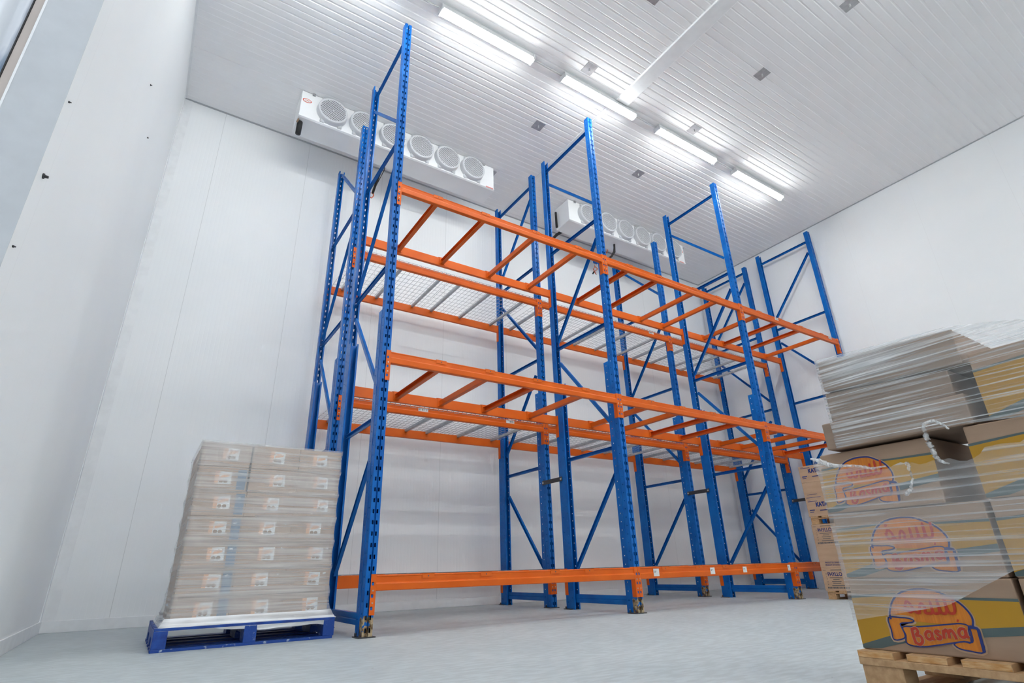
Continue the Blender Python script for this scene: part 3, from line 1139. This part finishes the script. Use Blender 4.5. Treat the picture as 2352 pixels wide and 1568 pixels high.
for k in range(7):
    z = CZ0 + k * CH
    for c in range(3):
        x = CX0 + c * cwid + .012
        gx = .006 if k != 6 else .0
        t = empty('biscuit_carton', (x, CY0 + .014, z), '%s biscuit carton in the %s of the wrapped pallet stack' % (('left', 'middle', 'right')[c] + ' front', LAY[k]),
                  'carton', 'wrapped biscuit cartons')
        w = cwid - .0004 - (.012 if c == 0 and k in (5, 6) else 0) - (.016 if c == 2 else 0)
        d = .455
        carton_box(MB(), w, d, CH - .003).build('box', 'kraft_pale', t, bevel=.0035)
        # picture label
        lx = w * .57 + rg.uniform(-.03, .03)
        mb = MB()
        s = .078
        ang = rg.uniform(-.06, .06)

        def LP(u, v, dy):
            return (lx + u * math.cos(ang) - v * math.sin(ang), .0002 - dy, .098 + u * math.sin(ang) + v * math.cos(ang))
        hw, hh = .058, .047
        mb.quad(LP(-hw, -hh, .003), LP(hw, -hh, .003), LP(hw, hh, .003), LP(-hw, hh, .003), 0)
        mb.quad(LP(-hw, -hh, .0035), LP(-hw * .55, -hh, .0035), LP(-hw * .45, hh, .0035), LP(-hw, hh, .0035), 1)
        mb.quad(LP(-.02, -.006, .0035), LP(.042, .012, .0035), LP(.046, .03, .0035), LP(-.02, .012, .0035), 1)
        for dx in (-.012, .020):
            n = 14
            mb.add([LP(dx + .015 * math.cos(2 * PI * i / n), -.026 + .013 * math.sin(2 * PI * i / n), .004) for i in range(n)], [tuple(range(n))], 2)
        mb.quad(LP(-.012, .018, .004), LP(.028, .024, .004), LP(.028, .03, .004), LP(-.012, .026, .004), 3)
        lb = mb.build('picture_label', ['white_paper', 'orange_ink', 'cookie', 'orange_ink'], t)
        lb['label'] = 'white label with orange edge and two round biscuits'
        # blue panel printed beside the label, and seam tape flag
        if c == 0 and k < 6:
            mb = MB()
            mb.quad((w - .075, -.0030, .012), (w - .012, -.0030, .012), (w - .012, -.0030, CH - .018), (w - .075, -.0030, CH - .018))
            mb.build('printed_panel', 'blue_ink', t)
        if k in (1, 2, 3, 4, 5):
            mb = MB()
            fx, fz = w * .86, CH * .70
            a = rg.uniform(-.5, .5)
            cc, ss = math.cos(a) * .012, math.sin(a) * .012
            mb.quad((fx - cc, -.0034, fz - ss), (fx + cc, -.0034, fz + ss), (fx + cc - ss, -.0034, fz + ss + cc), (fx - cc - ss, -.0034, fz - ss + cc))
            mb.build('tape_flag', 'white_paper', t)
    for c, nm in ((0, 'left'), (2, 'right')):
        x = CX0 + c * cwid + .012
        t = empty('biscuit_carton', (x, CY0 + .49, z), '%s rear biscuit carton in the %s of the wrapped pallet stack' % (nm, LAY[k]), 'carton', 'wrapped biscuit cartons')
        carton_box(MB(), cwid - .022, .44, CH - .003).build('box', 'kraft_pale', t, bevel=.006)

# film around the stack
ZT = CZ0 + 7 * CH


def film_ring(x0, x1, y0, y1, zrows, off, top_cap=True, nper=26):
    mb = MB()
    per = []
    r = .012
    cors = [(x0, y0), (x1, y0), (x1, y1), (x0, y1)]
    for e in range(4):
        a, c = cors[e], cors[(e + 1) % 4]
        for k in range(nper):
            f = k / nper
            per.append((a[0] + (c[0] - a[0]) * f, a[1] + (c[1] - a[1]) * f, e, f))
    n = len(per)
    cx, cy = (x0 + x1) / 2, (y0 + y1) / 2
    for z in zrows:
        for (px, py, e, f) in per:
            ox_, oy_, dz = off(z, e, f)
            # push outward along both axes near corners, along the face normal elsewhere
            nx = {0: 0, 1: 1, 2: 0, 3: -1}[e]
            ny = {0: -1, 1: 0, 2: 1, 3: 0}[e]
            if f == 0:
                e2 = (e - 1) % 4
                nx += {0: 0, 1: 1, 2: 0, 3: -1}[e2]
                ny += {0: -1, 1: 0, 2: 1, 3: 0}[e2]
            sx = px + nx * ox_
            if e in (0, 2) and f != 0:      # stretch faces so corners stay joined
                sx = cx + (px - cx) * (1 + ox_ / (x1 - cx))
            sy = py + ny * oy_
            if e in (1, 3) and f != 0:
                sy = cy + (py - cy) * (1 + oy_ / (y1 - cy))
            mb.v.append((sx, sy, z + dz))
    R_ = len(zrows)
    for j in range(R_ - 1):
        for k in range(n):
            mb.f.append((j * n + k, j * n + (k + 1) % n, (j + 1) * n + (k + 1) % n, (j + 1) * n + k))
            mb.mi.append(0)
    if top_cap:
        mb.f.append(tuple((R_ - 1) * n + k for k in range(n)))
        mb.mi.append(0)
    return mb


def off_left(z, e, f):
    t_ = (z - CZ0) / CH
    fr = t_ - math.floor(t_)
    layer = math.floor(t_)
    wv = math.sin(PI * max(0, min(1, fr)))
    amp = .006 if 1 <= layer <= 5 else .003
    if e in (1, 3):
        amp *= 2.0
    o_ = .004 - amp * (wv ** .8)
    fl = max(0, min(1, (.30 - z) / .17)) ** 2
    ox_ = o_ + fl * .055
    oy_ = o_ + fl * .040
    dz = 0
    if z < .14:
        dz = .012 * math.sin(f * 9 + e) + .02 * math.sin(f * 3 + 1) + .004 * math.sin(f * 31)
    if e in (1, 2) and z < .148:
        dz = .148 - z
    return ox_, oy_, dz


rows = [.105, .125, .14]
zz = .15
while zz < ZT + .004:
    rows.append(zz)
    zz += CH / 8
rows.append(ZT + .006)
wr = film_ring(CX0, CX1, CY0, CY1, rows, off_left)
o = wr.build('stretch_wrap', 'film_a', smooth=True)
tag(o, 'clear stretch film around the biscuit cartons on the blue pallet', 'plastic wrap')
sk = film_ring(CX0 - .002, CX1 + .002, CY0 - .002, CY1 + .002, [.100, .112, .125, .14, .155, .17, .185, .20], off_left, False)
o2 = sk.build('roped_hem', 'film_hem', o, smooth=True)
o2['label'] = 'bunched white hem of the film'

# ------------------------------------------------------------------ right foreground pallet load
FXF = .76                                    # plane of the printed faces
t = empty('wooden_pallet', (.715, -3.335, 0), 'raw pine pallet under the large printed cartons in the right foreground', 'pallet')


def wb(name, x0, x1, y0, y1, z0, z1, mat='wood'):
    return MB().box(x0, x1, y1, y0, z0, z1).build(name, mat, t, bevel=.002)


for k in range(7):
    y1 = -k * .163
    ww = .122 if k % 3 != 2 else .132
    o = MB()
    o.box(0.003 * (k % 2), 1.0, y1 - ww, y1, .121, .1435)
    # end grain faces
    o.box(0.003 * (k % 2) - .0012, 0.003 * (k % 2), y1 - ww + .002, y1 - .002, .123, .1415, 1)
    o.build('deck_board', ['wood', 'wood_end'], t, bevel=.002)
for x0 in (-.002, .45, .90):
    wb('lead_board', x0, x0 + .1, 0, -1.11, .098, .121)
for x0 in (.0, .45, .90):
    for y0 in (-.005, -.49, -.97):
        wb('block', x0 + .004, x0 + .1, y0, y0 - .135, .018, .098)
for y0 in (-.01, -.5, -.98):
    wb('bottom_board', 0.0, 1.0, y0, y0 - .12, 0, .018)


def strokes(mb, lines, w, fn, lift, mi):
    """flat ink strokes of width w along poly-lines; fn(u, v, lift)"""
    for li, ln in enumerate(lines):
        n = len(ln)
        vs, fs = [], []
        l0 = lift
        for i, (u, v) in enumerate(ln):
            lift = l0 + (.00011 * li if li < 6 else .0007) + .0004 * i / n
            a = ln[max(i - 1, 0)]
            c = ln[min(i + 1, n - 1)]
            dx, dy = c[0] - a[0], c[1] - a[1]
            l = math.hypot(dx, dy) or 1
            nx, ny = -dy / l * w / 2, dx / l * w / 2
            vs += [fn(u + nx, v + ny, lift), fn(u - nx, v - ny, lift)]
        lift = l0
        for i in range(n - 1):
            fs.append((2 * i, 2 * i + 1, 2 * i + 3, 2 * i + 2))
        mb.add(vs, fs, mi)


def smooth_line(pts, n=5, closed=False):
    out = []
    N = len(pts)
    rng = range(N if closed else N - 1)
    for i in rng:
        if closed:
            p0, p1, p2, p3 = pts[(i - 1) % N], pts[i], pts[(i + 1) % N], pts[(i + 2) % N]
        else:
            p0, p1, p2, p3 = pts[max(i - 1, 0)], pts[i], pts[i + 1], pts[min(i + 2, N - 1)]
        for k in range(n):
            t_ = k / n
            q = []
            for d in range(2):
                a, b_, c, e = p0[d], p1[d], p2[d], p3[d]
                q.append(.5 * (2 * b_ + (c - a) * t_ + (2 * a - 5 * b_ + 4 * c - e) * t_ * t_ + (3 * b_ - a - 3 * c + e) * t_ ** 3))
            out.append(tuple(q))
    if not closed:
        out.append(pts[-1])
    else:
        out.append(out[0])
    return out


# logo outline in the face plane: u = distance from the carton's left edge, v = height above its base
def UV(l):
    return [(-3.338 - a, c - .145) for a, c in l]


DOME = UV([(-3.462, .25), (-3.462, .267), (-3.469, .285), (-3.479, .304), (-3.495, .323), (-3.518, .339), (-3.544, .347), (-3.573, .351), (-3.603, .35),
           (-3.629, .346), (-3.655, .334), (-3.679, .32), (-3.697, .303), (-3.709, .284), (-3.714, .268), (-3.713, .254), (-3.708, .239)])
RIB = UV([(-3.494, .227), (-3.539, .230), (-3.59, .236), (-3.64, .243), (-3.676, .247), (-3.696, .241), (-3.698, .215), (-3.694, .194),
          (-3.671, .194), (-3.635, .187), (-3.585, .176), (-3.547, .169), (-3.512, .169), (-3.493, .178), (-3.498, .202)])
TAIL_L = UV([(-3.454, .255), (-3.454, .214), (-3.455, .184), (-3.488, .190), (-3.495, .202), (-3.491, .224), (-3.489, .236), (-3.50, .240), (-3.527, .243), (-3.537, .249), (-3.521, .256), (-3.495, .257)])
TAIL_R = UV([(-3.696, .239), (-3.719, .235), (-3.721, .217), (-3.719, .168), (-3.683, .167), (-3.652, .172), (-3.640, .186), (-3.671, .194), (-3.691, .194)])
LETTERS = {   # handwritten strokes in a 1 x 1 cell
    'B': [[(.15, 1.0), (.12, .5), (.18, -.05)], [(.1, .95), (.5, 1.05), (.62, .8), (.35, .55)], [(.3, .55), (.75, .5), (.8, .15), (.5, -.08), (.18, .02)]],
    'a': [[(.85, .75), (.45, .8), (.15, .5), (.2, .15), (.5, .05), (.8, .3), (.86, .75)], [(.86, .75), (.8, .3), (.98, .02)]],
    's': [[(.8, .72), (.5, .85), (.22, .7), (.45, .45), (.78, .28), (.55, .02), (.15, .1)]],
    'm': [[(.05, .0), (.14, .75)], [(.14, .55), (.35, .8), (.46, .5), (.45, .05)], [(.46, .5), (.68, .8), (.84, .5), (.92, .0)]],
}
ARABIC = [   # the joined script word above the ribbon
    [(.00, .55), (.03, .25), (.10, .15), (.15, .35), (.12, .60), (.06, .70), (.02, .5)],
    [(.15, .35), (.20, .15), (.27, .15), (.30, .45), (.35, .62), (.40, .4), (.38, .15), (.46, .12)],
    [(.46, .12), (.52, .2), (.53, .75), (.54, .2), (.60, .13), (.66, .25), (.67, .85), (.68, .25), (.74, .14), (.80, .3), (.81, .98), (.82, .3), (.88, .16), (.95, .3), (.97, .98)],
    [(.02, .95), (.08, 1.0)], [(.93, -.16), (.96, -.2)],
]


def basma_face(t, w, h, fn, su=1.0, sv=1.0, du=0.0, logo=True):
    """print on a carton face: yellow band with slate borders, logo and lettering; fn(u, v, lift)"""
    mb = MB()
    n = 24
    LO = [(0, .016), (.11, .052), (.387, .090), (.52, .104)]
    SL = [(0, .004), (.06, .006), (.14, .029), (.384, .064), (.52, .080)]
    T0 = [(0, .172), (.15, .184), (.34, .175), (.52, .172)]
    T1 = [(0, .181), (.15, .191), (.34, .182), (.52, .181)]

    def pw(tab, u):
        for (a, c), (e, g) in zip(tab, tab[1:]):
            if u <= e:
                return (c + (g - c) * (u - a) / (e - a)) * sv
        return tab[-1][1] * sv
    for i in range(n):
        u0, u1 = w * i / n, w * (i + 1) / n
        q0, q1 = u0 / w * .514, u1 / w * .514
        for lo, hi, mi, lift in ((LO, T0, 0, .0012), (SL, LO, 1, .0012), (T0, T1, 1, .0012)):
            mb.quad(fn(u0, pw(lo, q0), lift), fn(u1, pw(lo, q1), lift), fn(u1, pw(hi, q1), lift), fn(u0, pw(hi, q0), lift), mi)
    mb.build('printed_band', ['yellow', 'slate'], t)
    if not logo:
        return
    mb = MB()

    def F(u, v, lift):
        return fn(u * su + du, v * sv, lift)
    for outline, lift in ((smooth_line(DOME, 3), .0022), (RIB, .0026), (TAIL_L, .0024), (TAIL_R, .0024)):
        cu_ = (sum(p[0] for p in outline) / len(outline), sum(p[1] for p in outline) / len(outline))
        if outline is not RIB and outline is not TAIL_L and outline is not TAIL_R:
            cu_ = (.25, .10)
        vs = [F(cu_[0], cu_[1], lift)] + [F(u, v, lift) for u, v in outline]
        nn = len(outline)
        mb.add(vs, [(0, 1 + i, 1 + (i + 1) % nn) for i in range(nn)], 0)
    # pale keyline then blue outlines
    strokes(mb, [smooth_line(DOME, 4)], .0125, F, .0018, 3)
    strokes(mb, [smooth_line(TAIL_L, 3, True), smooth_line(TAIL_R, 3, True)], .016, F, .0019, 3)
    strokes(mb, [smooth_line(DOME, 4)], .0060, F, .0030, 1)
    strokes(mb, [smooth_line(RIB, 3, True), smooth_line(TAIL_L, 3, True), smooth_line(TAIL_R, 3, True)], .0042, F, .0034, 1)
    inner = [(u * .96 + .010, v * .97 + .002) for u, v in TAIL_L]
    strokes(mb, [smooth_line(TAIL_R[0:4], 3)], .009, F, .0052, 1)
    # lettering
    x = .180
    for ch, ww, hh, dv in (('B', .040, .044, 0.034), ('a', .032, .032, .047), ('s', .024, .030, .051), ('m', .046, .034, .054), ('a', .032, .034, .060)):
        ls = [smooth_line([(x + a * ww * .9, dv + c * hh) for a, c in l], 5) for l in LETTERS[ch]]
        strokes(mb, ls, .0125, F, .0036, 3)
        strokes(mb, ls, .0090, F, .0046, 2)
        x += ww
    ls = [smooth_line([(.182 + a * .160, .122 + c * .062), (.182 + a * .160 + 1e-4, .122 + c * .062 + 1e-4)] if len(l) == 1 else
                      [(.182 + a * .160, .122 + c * .062) for a, c in l], 5) for l in ARABIC]
    strokes(mb, ls, .0085, F, .0044, 2)
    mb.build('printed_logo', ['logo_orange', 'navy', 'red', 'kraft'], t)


def face_fn(h=0):
    return lambda u, v, lift: (-lift, -u, v)


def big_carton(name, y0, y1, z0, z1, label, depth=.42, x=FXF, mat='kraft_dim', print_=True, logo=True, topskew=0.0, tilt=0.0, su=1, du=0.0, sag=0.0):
    t = empty(name, (x, y0, z0), label, 'carton', 'large cartons on the foreground pallet')
    w, h = y0 - y1, z1 - z0
    mb = MB()
    # corners: bottom ring then top ring; topskew pushes the front top edge back (crushed)
    p = [(0, -w, -tilt), (depth, -w, -tilt), (depth, 0, 0), (0, 0, 0),
         (topskew, -w + topskew * .2, h - tilt - sag), (depth, -w, h - tilt - sag), (depth, 0, h), (topskew, 0, h)]
    mb.hexa(p)
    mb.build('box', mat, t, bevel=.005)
    if print_:
        fn = lambda u, v, lift: (-lift + topskew * v / h, -u, v - tilt * u / w)
        basma_face(t, w, h, fn, su, h / .24, du, logo)
    # top flap seam line
    mb = MB()
    mb.box(depth * .48, depth * .52, -w + .004, -.004, h + .0002 - tilt * 0, h + .0012)
    if tilt == 0 and topskew == 0 and sag == 0:
        mb.build('closing_tape', 'kraft_pale', t)
    return t


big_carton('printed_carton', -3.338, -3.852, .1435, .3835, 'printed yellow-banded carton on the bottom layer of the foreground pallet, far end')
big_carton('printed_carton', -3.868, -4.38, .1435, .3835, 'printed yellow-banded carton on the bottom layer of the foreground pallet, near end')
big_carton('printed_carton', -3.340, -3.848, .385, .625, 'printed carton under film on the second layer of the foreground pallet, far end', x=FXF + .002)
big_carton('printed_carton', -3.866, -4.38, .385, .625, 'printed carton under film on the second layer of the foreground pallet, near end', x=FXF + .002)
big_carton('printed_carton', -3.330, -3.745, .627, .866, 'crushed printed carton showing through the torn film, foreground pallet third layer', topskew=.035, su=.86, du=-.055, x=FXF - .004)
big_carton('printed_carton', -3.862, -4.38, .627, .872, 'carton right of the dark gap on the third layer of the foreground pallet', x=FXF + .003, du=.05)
big_carton('plain_carton', -3.386, -3.900, .877, .987, 'flat brown carton just above the tear in the film, foreground pallet', mat='kraft_grey', print_=False)
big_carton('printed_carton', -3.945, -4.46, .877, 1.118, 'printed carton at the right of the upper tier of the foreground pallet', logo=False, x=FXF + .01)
big_carton('plain_carton', -3.423, -3.872, .989, 1.117, 'brown carton sandwiched second from the top of the foreground pallet', mat='kraft_grey', print_=False, x=FXF + .02, depth=.40, sag=.029)
big_carton('plain_carton', -3.433, -3.930, 1.121, 1.254, 'topmost brown carton of the foreground pallet, sagging to the right', mat='kraft_grey', print_=False, tilt=.030, depth=.38, x=FXF)

# --- stretch film of the foreground load


def film_sheet(name, ys, topf, botf, xf, label, mat, rows=26, amp=.004, wrap=.3, seed=1, ragged=0.0):
    """sheet standing just in front of the faces and folded round the far corner"""
    q = random.Random(seed)
    ph = [q.uniform(0, 6) for _ in range(8)]
    mb = MB()
    cols = []
    # far side (behind the corner), then along the face towards the camera
    y_c = ys[0]
    for k in range(5):
        cols.append((xf + wrap * (1 - k / 5), y_c + .0, y_c))
    for yv in ys:
        cols.append((xf, yv, yv))
    n = len(cols)
    for (cx, cy, yp) in cols:
        zt, zb = topf(yp), botf(yp)
        zt += ragged * (math.sin(yp * 47 + ph[0]) * .5 + math.sin(yp * 113 + ph[1]) * .3)
        for r_ in range(rows + 1):
            f = r_ / rows
            z = zb + (zt - zb) * f
            dx = amp * (math.sin(z * 90 + yp * 12 + ph[2]) + .6 * math.sin(z * 190 - yp * 23 + ph[3])) - amp * 1.6
            curl = 0
            if ragged and f > .9:
                curl = -(f - .9) * .14 * (1 + math.sin(yp * 31 + ph[4]))
            mb.v.append((cx + dx + curl, cy, z))
    for c in range(n - 1):
        for r_ in range(rows):
            a = c * (rows + 1) + r_
            mb.f.append((a, a + rows + 1, a + rows + 2, a + 1))
            mb.mi.append(0)
    o = mb.build(name, mat, smooth=True)
    tag(o, label, 'plastic wrap', 'stretch film on the foreground pallet')
    return o


def interp(tab):
    def f(y):
        for (ya, za), (yb, zb) in zip(tab, tab[1:]):
            if ya >= y >= yb:
                return za + (zb - za) * (ya - y) / (ya - yb)
        return tab[0][1] if y > tab[0][0] else tab[-1][1]
    return f


YS = [-3.331 - k * .0225 for k in range(48)]
film_sheet('stretch_wrap', [y - .099 for y in YS], interp([(-3.42, 1.262), (-3.93, 1.232), (-4.13, 1.180), (-4.5, 1.15)]),
           interp([(-3.42, .874), (-3.6, .884), (-3.87, .880), (-4.1, .862), (-4.5, .86)]), FXF - .009, 'streaky tight stretch film around the upper cartons of the foreground pallet', 'film_b', 40, .0020, .3, 3, 0)
film_sheet('stretch_wrap', YS, interp([(-3.32, .845), (-3.40, .810), (-3.50, .790), (-3.58, .768), (-3.62, .778), (-3.74, .768), (-3.86, .760), (-3.95, .79), (-4.05, .80), (-4.4, .80)]),
           interp([(-3.34, .240), (-3.66, .300), (-3.87, .406), (-4.4, .50)]), FXF - .011, 'torn loose stretch film around the lower printed cartons of the foreground pallet', 'film_c', 40, .0016, .3, 5, .012)


def px_at(u, v, x):
    """point of the plane x = const seen at a given place (used once, to lay out the strands)"""
    d = cf + cr * ((u - W / 2) / FOC) - cu * ((v - H / 2) / FOC)
    k = (x - CAM.x) / d.x
    return CAM + d * k


def strand(pts, rs, label, name='film_strand'):
    q = []
    for i, (y, z) in enumerate(smooth_line(pts, 6)):
        q.append((FXF - .036 + .004 * math.sin(i * .9), y + .002 * math.sin(i * 1.9), z))
    rr = []
    for i in range(len(q)):
        f = i / (len(q) - 1) * (len(rs) - 1)
        a = int(min(f, len(rs) - 2))
        r0 = rs[a] + (rs[a + 1] - rs[a]) * (f - a)
        rr.append(r0 * (1 + .10 * math.sin(i * 2.3)))
    o = MB().tube(q, rr, 7).build(name, 'film_knot', smooth=True)
    tag(o, label, 'plastic wrap')


strand([(-3.835, .868), (-3.80, .905), (-3.765, .895), (-3.762, .85), (-3.768, .80), (-3.775, .77), (-3.80, .752)], [.003, .005, .006, .009, .009, .007, .003],
       'twisted strand of film looping across the tear over the dark gap')
strand([(-3.675, .775), (-3.678, .74), (-3.672, .70), (-3.655, .675), (-3.640, .665)], [.008, .004, .004, .008, .005],
       'loose strand of film dangling in front of the crushed carton')
strand([(-3.325, .85), (-3.36, .835), (-3.40, .812), (-3.45, .80), (-3.50, .792), (-3.55, .775), (-3.60, .775)], [.003, .010, .009, .006, .005, .005, .003],
       'bunched white film edge along the top of the torn film')

# ------------------------------------------------------------------ pastry cartons on pallets behind
KX, KY, KW, KD = 5.93, -.315, .335, .45


def small_pallet(z, label, depth=.9, wid=.72):
    t = empty('wooden_pallet', (KX, KY, z), label, 'pallet')
    for k in range(5):
        MB().box(0, depth, -.02 - k * .145 - .1, -.02 - k * .145, .082, .1).build('deck_board', 'wood', t, bevel=.002)
    for x0 in (0.01, .4, .79):
        MB().box(x0, x0 + .09, -wid, -.012, .064, .082).build('lead_board', 'wood', t, bevel=.002)
        for y0 in (-.012, -.31, -.61):
            MB().box(x0, x0 + .09, y0 - .1, y0, .016, .064).build('block', 'wood', t, bevel=.002)
    for y0 in (-.012, -.31, -.61):
        MB().box(0, depth, y0 - .1, y0, 0, .016).build('bottom_board', 'wood', t, bevel=.002)
    return t


small_pallet(0, 'pine pallet on the floor under the pastry cartons')
small_pallet(.902, 'pine pallet between the upper and lower pastry cartons')


def ink_bars(mb, rows, fn):
    for (u0, u1, v0, v1) in rows:
        mb.quad(fn(u0, v0, .0016), fn(u1, v0, .0016), fn(u1, v1, .0016), fn(u0, v1, .0016))


def pastry_carton(z, h, kind, label):
    t = empty('pastry_carton', (KX, KY, z), label, 'carton', 'pastry cartons stacked beside the racks')
    mb = MB()
    mb.hexa([(0, -KW, 0), (KD, -KW, 0), (KD, 0, 0), (0, 0, 0), (0, -KW, h), (KD, -KW, h), (KD, 0, h), (0, 0, h)])
    mb.build('box', 'kraft', t, bevel=.004)

    def fn(u, v, lift=.0016):
        return (-lift, -u, v)
    mb = MB()
    if kind == 'phyllo':
        text_mesh('PHYLLO', .062, 'printed_name', 'navy', t, lambda a, c: fn(.165 + a, h * .72 + c), .0015, squeeze=.82)
        for s, uu in (('ALPHA', .055), ('FILLO', .285)):
            for k, ch in enumerate(s if uu < .1 else ''):
                text_mesh(ch, .026, 'printed_name', 'grey_ink', t, lambda a, c, k=k, uu=uu: fn(uu + a, h * .74 - k * .031 + c), 0)
        rows = [(.02, .06, h * .90, h * .915), (.12, .29, h * .90, h * .925)]
        for k, (a, c) in enumerate(((.09, .25), (.13, .21), (.11, .23), (.12, .22))):
            rows.append((a, c, h * (.56 - .08 * k), h * (.585 - .08 * k)))
        rows += [(.10, .26, h * .22, h * .25)]
        q = random.Random(int(z * 100))
        u = .04
        while u < .31:
            w = q.uniform(.006, .02)
            rows.append((u, min(u + w, .315), h * .10, h * .17))
            u += w + .005
        rows += [(.285, .289, h * (.76 - .1 * k), h * (.80 - .1 * k)) for k in range(5)]
    elif kind == 'plain':
        text_mesh('PRODUIT DU CANADA', .026, 'printed_origin', 'navy', t, lambda a, c: fn(.175 + a, h * .24 + c), .0004, squeeze=.72)
        text_mesh('PRODUCT OF CANADA', .026, 'printed_origin', 'navy', t, lambda a, c: fn(.175 + a, h * .13 + c), .0004, squeeze=.72)
        rows = []
    elif kind == 'kata':
        text_mesh('KATA', .074, 'printed_name', 'navy', t, lambda a, c: fn(.13 + a, h * .66 + c), .0042, 'LEFT', .80)
        rows = [(.03, .16, h * .86, h * .89), (.03, .07, h * .93, h * .945), (.03, .10, h * .34, h * .40), (.03, .085, h * .24, h * .28), (.17, .30, h * .30, h * .35)]
    else:
        rows = [(.04, .18, h * .27, h * .29), (.02, .22, h * .09, h * .115)]
    if rows:
        ink_bars(mb, rows, fn)
        mb.build('small_print', 'navy' if kind in ('kata', 'back') else 'grey_ink', t)
    return t


hl = .2667
pastry_carton(.1, hl, 'phyllo', 'brown carton printed PHYLLO on the floor pallet, lowest of the stack')
pastry_carton(.1 + hl, hl, 'plain', 'brown carton printed PRODUCT OF CANADA between the two PHYLLO cartons')
pastry_carton(.1 + 2 * hl, hl, 'phyllo', 'brown carton printed PHYLLO just under the upper pallet')
hk = .2205
pastry_carton(1.002, hk, 'kata', 'brown carton printed KATA standing on the upper pallet')
pastry_carton(1.002 + hk, hk, 'back', 'brown carton with two thin blue lines between the two KATA cartons')
pastry_carton(1.002 + 2 * hk, hk, 'kata', 'brown carton printed KATA at the very top of the pastry stack')
